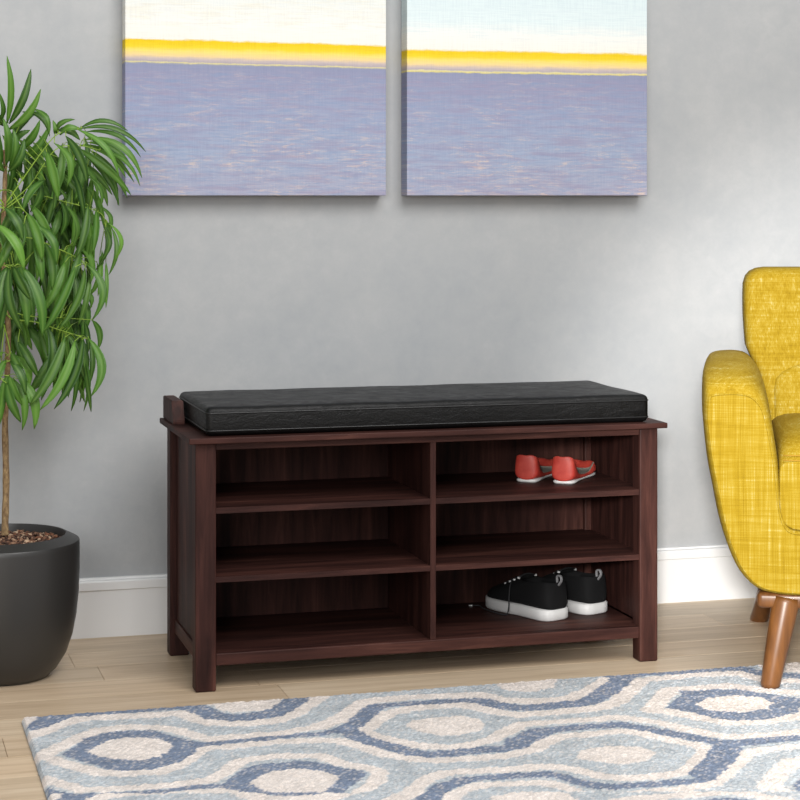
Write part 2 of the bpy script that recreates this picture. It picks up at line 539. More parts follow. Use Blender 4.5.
# ================================================================== RUG
STROKES = [
('C', 0.036, [(-0.327,-0.778), (-0.309,-0.764), (-0.271,-0.722), (-0.233,-0.692), (-0.199,-0.695), (-0.094,-0.701), (-0.058,-0.700), (-0.040,-0.740), (-0.019,-0.780), (0.013,-0.795), (0.047,-0.802), (0.094,-0.798), (0.139,-0.756), (0.174,-0.702), (0.206,-0.660)]),
('C', 0.031, [(-0.064,-0.939), (-0.048,-0.925), (-0.013,-0.935), (0.004,-0.934), (0.073,-0.928), (0.140,-0.935), (0.171,-0.950), (0.196,-0.988), (0.217,-1.036), (0.243,-1.067), (0.269,-1.092), (0.299,-1.107), (0.367,-1.108), (0.419,-1.105), (0.467,-1.088), (0.502,-1.049), (0.535,-1.027), (0.572,-1.025), (0.646,-1.023), (0.674,-1.044), (0.707,-1.094), (0.741,-1.141), (0.742,-1.166), (0.707,-1.216), (0.661,-1.271), (0.627,-1.279), (0.575,-1.281), (0.545,-1.272), (0.518,-1.254), (0.497,-1.220), (0.474,-1.191), (0.444,-1.182), (0.393,-1.182), (0.344,-1.177), (0.312,-1.173), (0.278,-1.175), (0.248,-1.200), (0.215,-1.244), (0.187,-1.288), (0.165,-1.322)]),
('C', 0.032, [(0.159,-0.856), (0.085,-0.875), (0.014,-0.880), (-0.041,-0.881), (-0.062,-0.846), (-0.083,-0.808), (-0.107,-0.788), (-0.156,-0.768), (-0.216,-0.777), (-0.246,-0.807), (-0.285,-0.859), (-0.319,-0.903), (-0.294,-0.946), (-0.267,-0.988), (-0.239,-1.024), (-0.209,-1.038), (-0.147,-1.044), (-0.118,-1.024), (-0.093,-0.991), (-0.067,-0.938)]),
('C', 0.039, [(0.159,-0.856), (0.205,-0.815), (0.243,-0.764), (0.278,-0.716), (0.306,-0.710), (0.382,-0.709), (0.492,-0.725), (0.515,-0.769), (0.564,-0.794), (0.640,-0.797), (0.690,-0.758), (0.743,-0.704), (0.772,-0.672)]),
('C', 0.029, [(-0.330,-1.026), (-0.306,-1.065), (-0.280,-1.105), (-0.250,-1.113), (-0.158,-1.120), (-0.111,-1.115), (-0.075,-1.109), (-0.042,-1.068), (-0.014,-1.024), (0.008,-1.013), (0.056,-1.009), (0.118,-1.026), (0.140,-1.074), (0.166,-1.104), (0.190,-1.136), (0.170,-1.188), (0.130,-1.241), (0.105,-1.280)]),
('C', 0.025, [(-0.272,-1.169), (-0.256,-1.158), (-0.166,-1.168), (-0.104,-1.165), (-0.073,-1.168), (-0.053,-1.195), (-0.039,-1.230), (-0.028,-1.268)]),
('C', 0.036, [(0.221,-0.906), (0.252,-0.856), (0.291,-0.805), (0.341,-0.784), (0.398,-0.779), (0.435,-0.782), (0.463,-0.812), (0.487,-0.854), (0.516,-0.876), (0.591,-0.876), (0.670,-0.870), (0.716,-0.840), (0.752,-0.791), (0.795,-0.734), (0.824,-0.703), (0.857,-0.704), (0.903,-0.693), (0.983,-0.699), (1.023,-0.703), (1.035,-0.738), (1.047,-0.774), (1.105,-0.790)]),
('C', 0.031, [(0.221,-0.906), (0.241,-0.950), (0.267,-0.983), (0.292,-1.015), (0.322,-1.030), (0.355,-1.036), (0.394,-1.025), (0.419,-1.013), (0.457,-0.973), (0.495,-0.938), (0.533,-0.935), (0.587,-0.937), (0.680,-0.940), (0.707,-0.964), (0.733,-0.991), (0.754,-1.030), (0.787,-1.079), (0.812,-1.105), (0.865,-1.111), (0.940,-1.109)]),
('C', 0.030, [(0.545,-1.352), (0.610,-1.355), (0.673,-1.341), (0.706,-1.307), (0.753,-1.252), (0.799,-1.200), (0.832,-1.191), (0.901,-1.186)]),
('C', 0.028, [(0.545,-1.352), (0.511,-1.354), (0.468,-1.347), (0.452,-1.321), (0.439,-1.286), (0.421,-1.264), (0.368,-1.255), (0.320,-1.252), (0.302,-1.258), (0.281,-1.273), (0.251,-1.316)]),
('C', 0.037, [(0.868,-1.261), (0.845,-1.266), (0.801,-1.311), (0.745,-1.383), (0.771,-1.437)]),
('C', 0.038, [(1.063,-0.871), (1.002,-0.831), (0.961,-0.789), (0.880,-0.789), (0.842,-0.786), (0.795,-0.847), (0.751,-0.910), (0.779,-0.929), (0.814,-0.980), (0.850,-1.024), (0.903,-1.032), (0.969,-1.024), (1.006,-0.993)]),
('D', 0.030, [(-0.300,-0.667), (-0.265,-0.666), (-0.195,-0.662), (-0.088,-0.660), (-0.034,-0.661)]),
('D', 0.047, [(-0.034,-0.661), (-0.015,-0.698), (-0.001,-0.737), (0.021,-0.754), (0.056,-0.760), (0.098,-0.748), (0.136,-0.705), (0.162,-0.662)]),
('D', 0.022, [(-0.052,-0.909), (0.010,-0.904), (0.079,-0.899), (0.149,-0.899), (0.188,-0.884)]),
('D', 0.036, [(0.186,-0.890), (0.214,-0.865), (0.243,-0.820), (0.276,-0.766), (0.295,-0.750)]),
('D', 0.028, [(0.280,-0.750), (0.332,-0.750), (0.388,-0.751), (0.453,-0.755), (0.478,-0.766)]),
('D', 0.042, [(0.478,-0.766), (0.502,-0.808), (0.532,-0.831), (0.569,-0.834), (0.608,-0.831), (0.646,-0.831), (0.670,-0.820)]),
('D', 0.044, [(0.664,-0.825), (0.716,-0.773), (0.769,-0.711), (0.800,-0.664)]),
('D', 0.036, [(0.774,-0.657), (0.835,-0.658), (0.917,-0.660), (1.000,-0.663), (1.040,-0.666), (1.052,-0.694), (1.064,-0.722), (1.123,-0.755)]),
('D', 0.038, [(0.201,-0.901), (0.212,-0.955), (0.243,-1.007), (0.266,-1.044), (0.294,-1.067), (0.327,-1.070), (0.381,-1.064), (0.415,-1.068), (0.454,-1.054)]),
('D', 0.049, [(0.457,-1.036), (0.481,-1.018), (0.513,-0.989)]),
('D', 0.034, [(0.513,-0.989), (0.553,-0.980), (0.607,-0.982), (0.663,-0.981), (0.688,-1.009), (0.724,-1.055), (0.758,-1.102), (0.780,-1.134), (0.812,-1.143), (0.850,-1.141), (0.923,-1.143)]),
('D', 0.048, [(0.783,-1.159), (0.746,-1.215), (0.681,-1.288)]),
('D', 0.029, [(0.678,-1.310), (0.661,-1.316), (0.610,-1.318), (0.561,-1.315), (0.528,-1.313), (0.497,-1.307), (0.479,-1.286), (0.463,-1.249), (0.443,-1.221), (0.397,-1.217), (0.333,-1.212), (0.299,-1.214)]),
('D', 0.033, [(0.299,-1.225), (0.266,-1.237), (0.235,-1.276), (0.212,-1.310)]),
('D', 0.020, [(-0.269,-1.139), (-0.163,-1.148), (-0.131,-1.141), (-0.099,-1.140), (-0.068,-1.140)]),
]
PATCHES = [
('C', [(-0.330,-0.651), (-0.302,-0.652), (-0.312,-0.690), (-0.328,-0.713)]),
('D', [(-0.327,-0.719), (-0.312,-0.684), (-0.299,-0.653), (-0.194,-0.655), (-0.230,-0.666), (-0.269,-0.702), (-0.298,-0.734), (-0.323,-0.747)]),
('D', [(-0.289,-0.900), (-0.260,-0.859), (-0.229,-0.805), (-0.193,-0.790), (-0.159,-0.790), (-0.126,-0.799), (-0.111,-0.813), (-0.095,-0.843), (-0.071,-0.882), (-0.044,-0.911), (-0.062,-0.927), (-0.086,-0.969), (-0.107,-0.998), (-0.135,-1.019), (-0.160,-1.026), (-0.192,-1.023), (-0.219,-1.018), (-0.235,-0.991), (-0.262,-0.949)]),
('C', [(-0.244,-0.906), (-0.227,-0.875), (-0.204,-0.844), (-0.174,-0.834), (-0.141,-0.843), (-0.118,-0.859), (-0.101,-0.898), (-0.117,-0.936), (-0.134,-0.961), (-0.168,-0.972), (-0.199,-0.961), (-0.221,-0.940)]),
('D', [(-0.078,-1.145), (-0.060,-1.129), (-0.023,-1.073), (-0.003,-1.051), (0.032,-1.043), (0.081,-1.042), (0.110,-1.062), (0.135,-1.095), (0.170,-1.139), (0.134,-1.189), (0.098,-1.242), (0.069,-1.285), (-0.014,-1.262), (-0.033,-1.200), (-0.057,-1.167)]),
('C', [(-0.023,-1.145), (0.005,-1.109), (0.030,-1.088), (0.071,-1.088), (0.099,-1.108), (0.114,-1.129), (0.118,-1.152), (0.093,-1.199), (0.074,-1.225), (0.041,-1.221), (0.006,-1.201), (-0.010,-1.181)]),
('D', [(-0.331,-1.064), (-0.334,-1.157), (-0.258,-1.178), (-0.262,-1.146), (-0.311,-1.106)]),
('D', [(0.785,-1.383), (0.826,-1.340), (0.776,-1.438)]),
('D', [(0.781,-0.901), (0.843,-0.832), (0.856,-0.798), (0.913,-0.806), (0.959,-0.811), (0.992,-0.851), (1.025,-0.883), (1.053,-0.913), (0.998,-0.990), (0.952,-1.012), (0.909,-1.021), (0.856,-1.012), (0.833,-0.979), (0.813,-0.939)]),
('C', [(0.845,-0.898), (0.881,-0.857), (0.930,-0.856), (0.979,-0.877), (0.981,-0.922), (0.956,-0.957), (0.896,-0.969), (0.866,-0.950), (0.846,-0.927)]),
('C', [(0.303,-0.890), (0.322,-0.862), (0.358,-0.852), (0.413,-0.854), (0.437,-0.881), (0.440,-0.916), (0.417,-0.955), (0.376,-0.969), (0.342,-0.966), (0.314,-0.939)]),
('C', [(0.520,-1.139), (0.548,-1.105), (0.596,-1.101), (0.642,-1.120), (0.656,-1.154), (0.639,-1.185), (0.608,-1.202), (0.573,-1.201), (0.537,-1.179), (0.518,-1.157)]),
('C', [(-0.002,-0.645), (0.005,-0.668), (0.013,-0.699), (0.032,-0.718), (0.062,-0.727), (0.099,-0.723), (0.128,-0.674), (0.144,-0.627), (0.008,-0.589)]),
('C', [(0.550,-0.642), (0.543,-0.687), (0.549,-0.711), (0.586,-0.733), (0.638,-0.713), (0.677,-0.646), (0.567,-0.615)]),
('C', [(1.092,-0.630), (1.081,-0.661), (1.082,-0.703), (1.139,-0.735), (1.196,-0.625)]),
('C', [(0.348,-1.349), (0.372,-1.335), (0.403,-1.339), (0.424,-1.370)]),
]

RX0, RX1, RY0, RY1 = -0.330, 2.11, -2.17, -0.648
STEP = 0.0042
nx = int((RX1 - RX0) / STEP) + 1
ny = int((RY1 - RY0) / STEP) + 1
gx = np.linspace(RX0, RX1, nx)
gy = np.linspace(RY0, RY1, ny)
GX, GY = np.meshgrid(gx, gy)
# beyond the drawn stretch the pattern repeats
rs = np.random.RandomState(5)
def smooth_noise(cell, amp):
    a = rs.rand(ny // cell + 3, nx // cell + 3) - 0.5
    yy = np.arange(ny) / cell
    xx = np.arange(nx) / cell
    y0 = yy.astype(int); x0 = xx.astype(int)
    fy = (yy - y0)[:, None]; fx = (xx - x0)[None, :]
    return ((a[y0][:, x0] * (1 - fx) + a[y0][:, x0 + 1] * fx) * (1 - fy) + (a[y0 + 1][:, x0] * (1 - fx) + a[y0 + 1][:, x0 + 1] * fx) * fy) * amp
SX = GX + smooth_noise(3, 0.006)
SY = GY + smooth_noise(3, 0.008)
lowlim = lambda X: -1.11 - (X + 0.33) * 0.27
for _ in range(3):
    m = SX > 1.17
    SX = np.where(m, SX - 1.09, SX)
for _ in range(4):
    m = SY < lowlim(SX)
    SY = np.where(m, SY + 0.445, SY)
cid = np.zeros(GX.shape, int)           # 0 light blue, 1 cream, 2 dark blue
for c_, wd, pts in STROKES:
    best = np.full(GX.shape, 9.0)
    for (ax, ay), (bx, by) in zip(pts, pts[1:]):
        dx, dy = bx - ax, by - ay
        L2 = dx * dx + dy * dy + 1e-12
        t = np.clip(((SX - ax) * dx + (SY - ay) * dy) / L2, 0, 1)
        best = np.minimum(best, np.hypot(SX - ax - t * dx, SY - ay - t * dy))
    cid[best < wd * 0.5] = 1 if c_ == 'C' else 2
for c_, pts in PATCHES:
    inside = np.zeros(GX.shape, bool)
    n = len(pts)
    for q in range(n):
        (ax, ay), (bx, by) = pts[q], pts[(q + 1) % n]
        if ay == by:
            continue
        cond = ((ay > SY) != (by > SY)) & (SX < (bx - ax) * (SY - ay) / (by - ay) + ax)
        inside ^= cond
    cid[inside] = 1 if c_ == 'C' else 2
pal = np.array([srgb(169, 175, 180), srgb(209, 200, 194), srgb(112, 123, 142)])
base = pal[cid]
tuft = rs.rand(ny, nx)
tw = smooth_noise(5, 1.0)
var = 1 + (tuft - 0.5)[..., None] * np.array([0.42, 0.36, 0.30]) * np.where(cid == 1, 0.55, 1.0)[..., None] + tw[..., None] * 0.22
# flecks of paler wool in the blue areas
fl_ = (rs.rand(ny, nx) > 0.84) & (cid != 1)
base = np.where(fl_[..., None], base * 0.55 + pal[1] * 0.45, base)
rgb = np.clip(base * var, 0, 1)
pile = 0.011 + rs.rand(ny, nx) * 0.0022 + (cid == 1) * 0.0006 + smooth_noise(6, 0.001)
edge = np.minimum(np.minimum(GX - RX0, RX1 - GX), np.minimum(GY - RY0, RY1 - GY))
pile = pile * np.clip(0.35 + edge / 0.008, 0, 1)
verts = np.stack([GX + (rs.rand(ny, nx) - 0.5) * 0.001, GY + (rs.rand(ny, nx) - 0.5) * 0.001, pile], -1).reshape(-1, 3)
idx = np.arange(nx * ny).reshape(ny, nx)
quads = np.stack([idx[:-1, :-1], idx[:-1, 1:], idx[1:, 1:], idx[1:, :-1]], -1).reshape(-1, 4)
# skirt down to the floor
loop = list(idx[0, :]) + list(idx[1:, -1]) + list(idx[-1, -2::-1]) + list(idx[-2:0:-1, 0])
sk = verts[loop].copy()
sk[:, 2] = 0.0005
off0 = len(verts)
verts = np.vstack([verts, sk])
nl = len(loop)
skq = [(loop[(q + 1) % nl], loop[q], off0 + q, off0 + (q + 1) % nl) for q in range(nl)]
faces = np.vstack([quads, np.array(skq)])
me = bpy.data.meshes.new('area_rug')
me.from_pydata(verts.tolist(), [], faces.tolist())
cols = np.ones((len(verts), 4), np.float32)
cols[:off0, :3] = rgb.reshape(-1, 3)
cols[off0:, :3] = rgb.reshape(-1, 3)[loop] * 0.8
ca = me.color_attributes.new('wool', 'FLOAT_COLOR', 'POINT')
ca.data.foreach_set('color', cols.ravel())
k = NT('wool_pile', 0.95, 0.1)
a = k.n('ShaderNodeAttribute')
a.attribute_name = 'wool'
gn = k.noise(k.coord((1, 1, 1)), 420, 2, 0.6)
k.base(k.mix(1.0, a.outputs['Color'], k.ramp(gn, [(0.3, 0.82), (0.7, 1.12)]), 'MULTIPLY'))
k.bump(gn, 0.5, 0.002)
M_rug = k.m
rug = link('area_rug', me, M_rug)
tag(rug, 'pale blue, slate blue and cream wool rug with a wavy hexagon pattern on the floor', 'rug')

# ================================================================== CANVASES
def canvas(x0, x1, mat, label):
    bm = bmesh.new()
    box(bm, x0, x1, -0.050, -0.004, 0.9277, 1.497, 0.0015, 2)
    o = obj('canvas_painting', bm, mat)
    return tag(o, label, 'painting', 'abstract seascape canvases on the wall')
canvas(-0.067, 0.498, painting('seascape_paint_warm', 1.2560, 1.2165, -0.067, 0.498, 0.006, srgb(212, 207, 190), srgb(218, 219, 214)),
       'stretched canvas with yellow horizon over blue, hanging nearest the potted plant')
canvas(0.545, 1.107, painting('seascape_paint_cool', 1.2455, 1.2085, 0.545, 1.107, 0.0, srgb(198, 212, 214), srgb(206, 217, 218)),
       'stretched canvas with yellow horizon over mauve blue, hanging on the armchair side')

# ================================================================== BENCH
W, YF, YB, LG = 0.93, -0.5235, -0.1825, 0.039
ZB, ZT = 0.4653, 0.4762
bench = thing('shoe_storage_bench', 'dark mahogany wooden shoe bench with six open cubbies against the grey wall', 'bench', (W / 2, (YF + YB) / 2, 0))
BO = Vector(bench.location)
def bpart(name, mat, *boxes, bev=0.0015):
    bm = bmesh.new()
    for (x0, x1, y0, y1, z0, z1) in boxes:
        box(bm, x0 - BO.x, x1 - BO.x, y0 - BO.y, y1 - BO.y, z0, z1, bev)
    return obj(name, bm, mat, bench)
for x in (0, W - LG):
    for y in (YF, YB - LG):
        bpart('leg', M_wv, (x, x + LG, y, y + LG, 0, ZB), bev=0.003)
bpart('top_board', M_wh, (-0.0145, W + 0.0145, YF - 0.0157, YB + 0.005, ZB, ZT), bev=0.0018)
bpart('top_rail', M_wh, (LG, W - LG, YF + 0.002, YF + 0.018, 0.4515, ZB))
bpart('bottom_rail', M_wh, (LG, W - LG, YF + 0.002, YF + 0.02, 0.0475, 0.0705), bev=0.002)
bpart('bottom_rail', M_wh, (LG, W - LG, YB - 0.02, YB - 0.004, 0.0475, 0.0705), bev=0.002)
bpart('back_panel', M_wv, (0.02, W - 0.02, YB - 0.028, YB - 0.021, 0.0475, ZB), bev=0)
for x in (0.013, W - 0.025):
    bpart('side_panel', M_wv, (x, x + 0.012, YF + LG, YB - LG, 0.0475, ZB), bev=0)
    bpart('side_rail', M_wd, (x - 0.004 if x < 0.5 else x, x + 0.012 if x < 0.5 else x + 0.016, YF + LG, YB - LG, 0.0475, 0.075), bev=0.001)
DX0, DX1 = 0.4575, 0.4690
bpart('divider', M_wv, (DX0, DX1, YF + 0.003, YB - 0.028, 0.0705, 0.4515), bev=0.001)
for z0, z1 in ((0.0605, 0.0705), (0.2030, 0.2135), (0.3320, 0.3430)):
    for xa, xb in ((0.025, DX0), (DX1, W - 0.025)):
        bm = bmesh.new()
        yfr = YF + (0.02 if z0 < 0.1 else 0.004)
        # board notched round the legs
        in_l = LG if xa < 0.1 else xa
        in_r = W - LG if xb > 0.8 else xb
        o2 = [(in_l, yfr), (in_r, yfr)]
        if xb > 0.8:
            o2 += [(in_r, YF + LG), (xb, YF + LG), (xb, YB - LG), (in_r, YB - LG)]
        o2 += [(in_r, YB - 0.028), (in_l, YB - 0.028)]
        if xa < 0.1:
            o2 += [(in_l, YB - LG), (xa, YB - LG), (xa, YF + LG), (in_l, YF + LG)]
        lo = [bm.verts.new((x - BO.x, y - BO.y, z0)) for x, y in o2]
        hi = [bm.verts.new((x - BO.x, y - BO.y, z1)) for x, y in o2]
        nn = len(o2)
        for q in range(nn):
            bm.faces.new((lo[q], lo[(q + 1) % nn], hi[(q + 1) % nn], hi[q]))
        bm.faces.new(lo[::-1])
        bm.faces.new(hi)
        obj('shelf', bm, M_wh, bench)
# low side stops of the seat, with sloping fronts
for x0 in (-0.0075, W - 0.0155):
    bm = bmesh.new()
    pr = [(-0.179, ZT), (-0.309, ZT), (-0.309, ZT + 0.007), (-0.290, 0.5215), (-0.179, 0.5215)]
    A = [bm.verts.new((x0 - BO.x, y - BO.y, z)) for y, z in pr]
    B = [bm.verts.new((x0 + 0.023 - BO.x, y - BO.y, z)) for y, z in pr]
    for q in range(5):
        bm.faces.new((A[q], A[(q + 1) % 5], B[(q + 1) % 5], B[q]))
    bm.faces.new(A); bm.faces.new(B[::-1])
    bmesh.ops.recalc_face_normals(bm, faces=bm.faces)
    bmesh.ops.bevel(bm, geom=list(bm.edges), offset=0.0015, segments=2, affect='EDGES')
    obj('seat_stop', bm, M_wv, bench)
bpart('back_stop', M_wh, (0.0195, W - 0.0195, -0.193, -0.181, ZT, 0.508))

# ================================================================== BENCH CUSHION
CX0, CX1, CY0, CY1, CZ0, CZ1 = 0.0215, 0.9135, -0.5185, -0.198, ZT + 0.0005, 0.531
cush = thing('bench_cushion', 'black leather box cushion lying on top of the mahogany shoe bench', 'cushion', (W / 2, (CY0 + CY1) / 2, ZT))
CO = Vector(cush.location)
bm = bmesh.new()
nxs, nys = 40, 14
def cushion_grid():
    box(bm, CX0 - CO.x, CX1 - CO.x, CY0 - CO.y, CY1 - CO.y, CZ0 - CO.z, CZ1 - CO.z, 0.0105, 4)
cushion_grid()
bmesh.ops.subdivide_edges(bm, edges=[e for e in bm.edges if e.calc_length() > 0.2], cuts=18, use_grid_fill=True)
for v_ in bm.verts:
    x, y, z = v_.co
    fx = min(1, (0.444 - abs(x)) / 0.05)
    fy = min(1, (0.16 - abs(y)) / 0.05)
    if z > 0.045:
        v_.co.z += 0.002 * max(0, fx) * max(0, fy) + 0.0007 * math.sin(x * 31) * math.sin(y * 27 + x * 9)
    if y < -0.150 and 0.01 < z < 0.05:
        v_.co.y += 0.0008 * math.sin(x * 47 + 1.3)
obj('cover', bm, M_leather, cush, True)
for z in (0.0435, 0.0105):
    bm = bmesh.new()
    lp = rrect(CX0 - CO.x - 0.0002, CX1 - CO.x + 0.0002, CY0 - CO.y - 0.0002, CY1 - CO.y + 0.0002, 0.011, 5)
    tube(bm, [(x, y, z) for x, y in lp], 0.0016, 6, closed=True)
    obj('piping', bm, M_pipe, cush, True)

# ================================================================== SHOES
def arch_section(w, h, op, hin, z0=0.0):
    """half section outer bottom -> top centre; op 0 closed .. 1 open"""
    closed = [(1.0, 0.0), (1.03, 0.35), (0.92, 0.68), (0.66, 0.92), (0.33, 1.0), (0.0, 1.02)]
    opened = [(1.0, 0.0), (1.03, 0.40), (0.95, 0.78), (0.90, 1.0), (0.80, 0.97), (0.0, 0.0)]
    r = []
    for i, (c, o_) in enumerate(zip(closed, opened)):
        x = (c[0] * (1 - op) + o_[0] * op) * w
        z = (c[1] * (1 - op) + o_[1] * op) * h
        r.append((x, z))
    if op > 0:
        r[4] = (r[4][0], r[4][1])
        r[5] = (0.0, r[5][1] * (1 - op) + hin * op)
        # inner wall foot
        r.insert(5, ((0.16 * (1 - op) + 0.74 * op) * w, (1.01 * h) * (1 - op) + hin * op))
    else:
        r.insert(5, (0.16 * w, 1.01 * h))
    return [(x, z + z0) for x, z in r]

def shoe_upper(name, length, tab, mats, parent, z0, split=4):
    """tab rows: s, centre x, half width, height, open, inner height"""
    bm = bmesh.new()
    rings = []
    for s, cx, w, h, op, hin, *low in tab:
        half = arch_section(w, h, op, hin, z0)
        k_ = low[0] if low else 1.0
        full = [(cx + x, s * length, (z - z0) * (k_ if qi < 5 else 1) + z0) for qi, (x, z) in enumerate(half)] + [(cx - x, s * length, z) for x, z in half[-2::-1]]
        rings.append([bm.verts.new(p) for p in full])
    n = len(rings[0])
    for ri, (A, B) in enumerate(zip(rings, rings[1:])):
        for q in range(n - 1):
            f = bm.faces.new((A[q], A[q + 1], B[q + 1], B[q]))
            inner = split <= q < n - 1 - split
            if inner and min(tab[ri][4], tab[ri + 1][4]) > 0.3:
                f.material_index = 1
        bm.faces.new((A[n - 1], A[0], B[0], B[n - 1]))
    bm.faces.new(rings[0])
    bm.faces.new(rings[-1][::-1])
    return obj(name, bm, mats, parent, True, 2)

def shoe_sole(name, length, tab, h0, h1, mat, parent, grow=0.002):
    bm = bmesh.new()
    L = [(cx + w + grow, s * length) for s, cx, w in tab] + [(cx - w - grow, s * length) for s, cx, w in tab[::-1]]
    L = smooth_loop(L, 3)
    rings = []
    for z, ins in ((h0, 0.003), (h0 + 0.003, 0.0), (h1 - 0.002, 0.0), (h1, 0.0025)):
        rings.append([bm.verts.new((x, y, z)) for x, y in inset_loop(L, ins)])
    n = len(L)
    for A, B in zip(rings, rings[1:]):
        for q in range(n):
            bm.faces.new((A[q], A[(q + 1) % n], B[(q + 1) % n], B[q]))
    bm.faces.new(rings[0][::-1]); bm.faces.new(rings[-1])
    return obj(name, bm, mat, parent, True)

def sneaker(loc, ang, label, mirror, lace_pts=None):
    t = thing('sneaker', label, 'shoe', loc, ang - PI / 2, 'black sneakers in the bottom cubby')
    L = 0.205
    k_ = -1 if mirror else 1
    tab = [(0.002, 0, 0.015, 0.056, 0, 0), (0.018, 0, 0.025, 0.062, 0, 0), (0.04, 0, 0.030, 0.063, 1, 0.03), (0.12, 0, 0.034, 0.062, 1, 0.028), (0.25, 0, 0.034, 0.056, 1, 0.026),
           (0.40, 0.001 * k_, 0.034, 0.055, 0.9, 0.026), (0.47, 0.002 * k_, 0.036, 0.060, 0.25, 0.03), (0.56, 0.003 * k_, 0.039, 0.056, 0, 0), (0.68, 0.004 * k_, 0.042, 0.044, 0, 0),
           (0.80, 0.004 * k_, 0.041, 0.034, 0, 0), (0.90, 0.003 * k_, 0.034, 0.026, 0, 0), (0.965, 0.001 * k_, 0.022, 0.018, 0, 0), (0.99, 0, 0.010, 0.010, 0, 0)]
    shoe_upper('upper', L, tab, [M_black, M_dark], t, 0.017)
    shoe_sole('sole', L, [(-0.004, 0, 0.009), (0.003, 0, 0.017), (0.022, 0, 0.0255), (0.06, 0, 0.0310)] + [(r_[0], r_[1], r_[2] * 1.03) for r_ in tab[3:-1]] + [(0.998, 0, 0.011)], 0.0, 0.023, M_white, t, 0.0025)
    bm = bmesh.new()
    box(bm, -0.011, 0.011, 0.42 * L, 0.60 * L, 0.074, 0.080, 0.002)
    for v_ in bm.verts:
        v_.co.z -= (v_.co.y / L - 0.42) * 0.045
    obj('tongue', bm, M_black, t)
    for q in range(4):
        s = 0.47 + q * 0.065
        z = 0.0735 - q * 0.0058
        for sx in (-1, 1):
            bm = bmesh.new()
            tube(bm, [(sx * 0.024, s * L, z - 0.001), (sx * 0.0225, s * L, z + 0.0022)], 0.0030, 10)
            obj('eyelet', bm, M_eyelet, t, True)
        bm = bmesh.new()
        tube(bm, spline([(-0.022, s * L, z + 0.002), (-0.008, s * L, z + 0.0060), (0.008, s * L, z + 0.0060), (0.022, s * L, z + 0.002)], 4), 0.0017, 6)
        obj('lace', bm, M_lace, t, True)
    bm = bmesh.new()
    tube(bm, spline([(0.0, 0.003, 0.070), (0, -0.006, 0.082), (0, -0.003, 0.090), (0, 0.006, 0.088), (0, 0.006, 0.076)], 5), 0.0022, 6)
    for v_ in bm.verts:
        v_.co.x *= 1.7
    obj('heel_tab', bm, M_tab, t, True)
    if lace_pts:
        bm = bmesh.new()
        lp = spline([(-0.022, 0.56 * L, 0.071), (-0.036, 0.53 * L, 0.058), (-0.0445, 0.50 * L, 0.032), (-0.0475, 0.49 * L, 0.014), (-0.0525, 0.50 * L, 0.0018), (-0.056, 0.62 * L, 0.0016),
                     (-0.052, 0.78 * L, 0.0016), (-0.046, 0.90 * L, 0.0016), (-0.040, 0.97 * L, 0.0030), (-0.047, 1.04 * L, 0.0018)], 6)
        tube(bm, lp, 0.0014, 6)
        obj('loose_lace', bm, M_lace, t, True)
        bm = bmesh.new()
        tube(bm, [lp[-1], lp[-1] + (lp[-1] - lp[-2]).normalized() * 0.008], 0.0017, 6)
        obj('lace_tip', bm, M_eyelet, t, True)
    return t

ZS = 0.0707
sneaker((0.757, -0.427, ZS), math.radians(113), 'black canvas sneaker with white sole and loose lace trailing on the bottom shelf', False,
        True)
sneaker((0.856, -0.392, ZS), math.radians(112), 'black canvas sneaker with white sole, standing behind the one with the loose lace', True)

def flat_shoe(loc, ang, label):
    t = thing('ballet_flat', label, 'shoe', loc, ang - PI / 2, 'coral flats in the top right cubby')
    L = 0.188
    tab = [(0.002, 0, 0.012, 0.046, 0, 0), (0.016, 0, 0.021, 0.056, 0, 0), (0.036, 0, 0.0245, 0.050, 1, 0.012), (0.09, 0, 0.0255, 0.047, 1, 0.010, 0.9), (0.17, 0, 0.0250, 0.043, 1, 0.008, 0.45),
           (0.30, 0, 0.0240, 0.039, 1, 0.006, 0.22), (0.46, 0, 0.0260, 0.036, 1, 0.006, 0.18), (0.60, 0, 0.030, 0.033, 1, 0.006, 0.22), (0.70, 0, 0.0325, 0.031, 1, 0.006, 0.6), (0.78, 0, 0.0325, 0.029, 1, 0.008, 0.85),
           (0.86, 0, 0.028, 0.026, 0.3, 0.02), (0.92, 0, 0.022, 0.022, 0, 0), (0.97, 0, 0.014, 0.016, 0, 0), (0.993, 0, 0.006, 0.009, 0, 0)]
    shoe_upper('upper', L, tab, [M_coral, M_insole], t, 0.005, 3)
    shoe_sole('sole', L, [(0.010, 0, 0.007), (0.018, 0, 0.014), (0.04, 0, 0.0195), (0.09, 0, 0.0225)] + [(r_[0], 0, r_[2] * 0.92) for r_ in tab[4:]], 0.0, 0.0070, M_white, t, 0.0008)
    return t
flat_shoe((0.703, -0.374, 0.3432), math.radians(54), 'coral red flat shoe with grey insole on the top shelf, nearer the divider')
flat_shoe((0.767, -0.416, 0.3432), math.radians(54), 'coral red flat shoe with grey insole on the top shelf, nearer the outer leg')

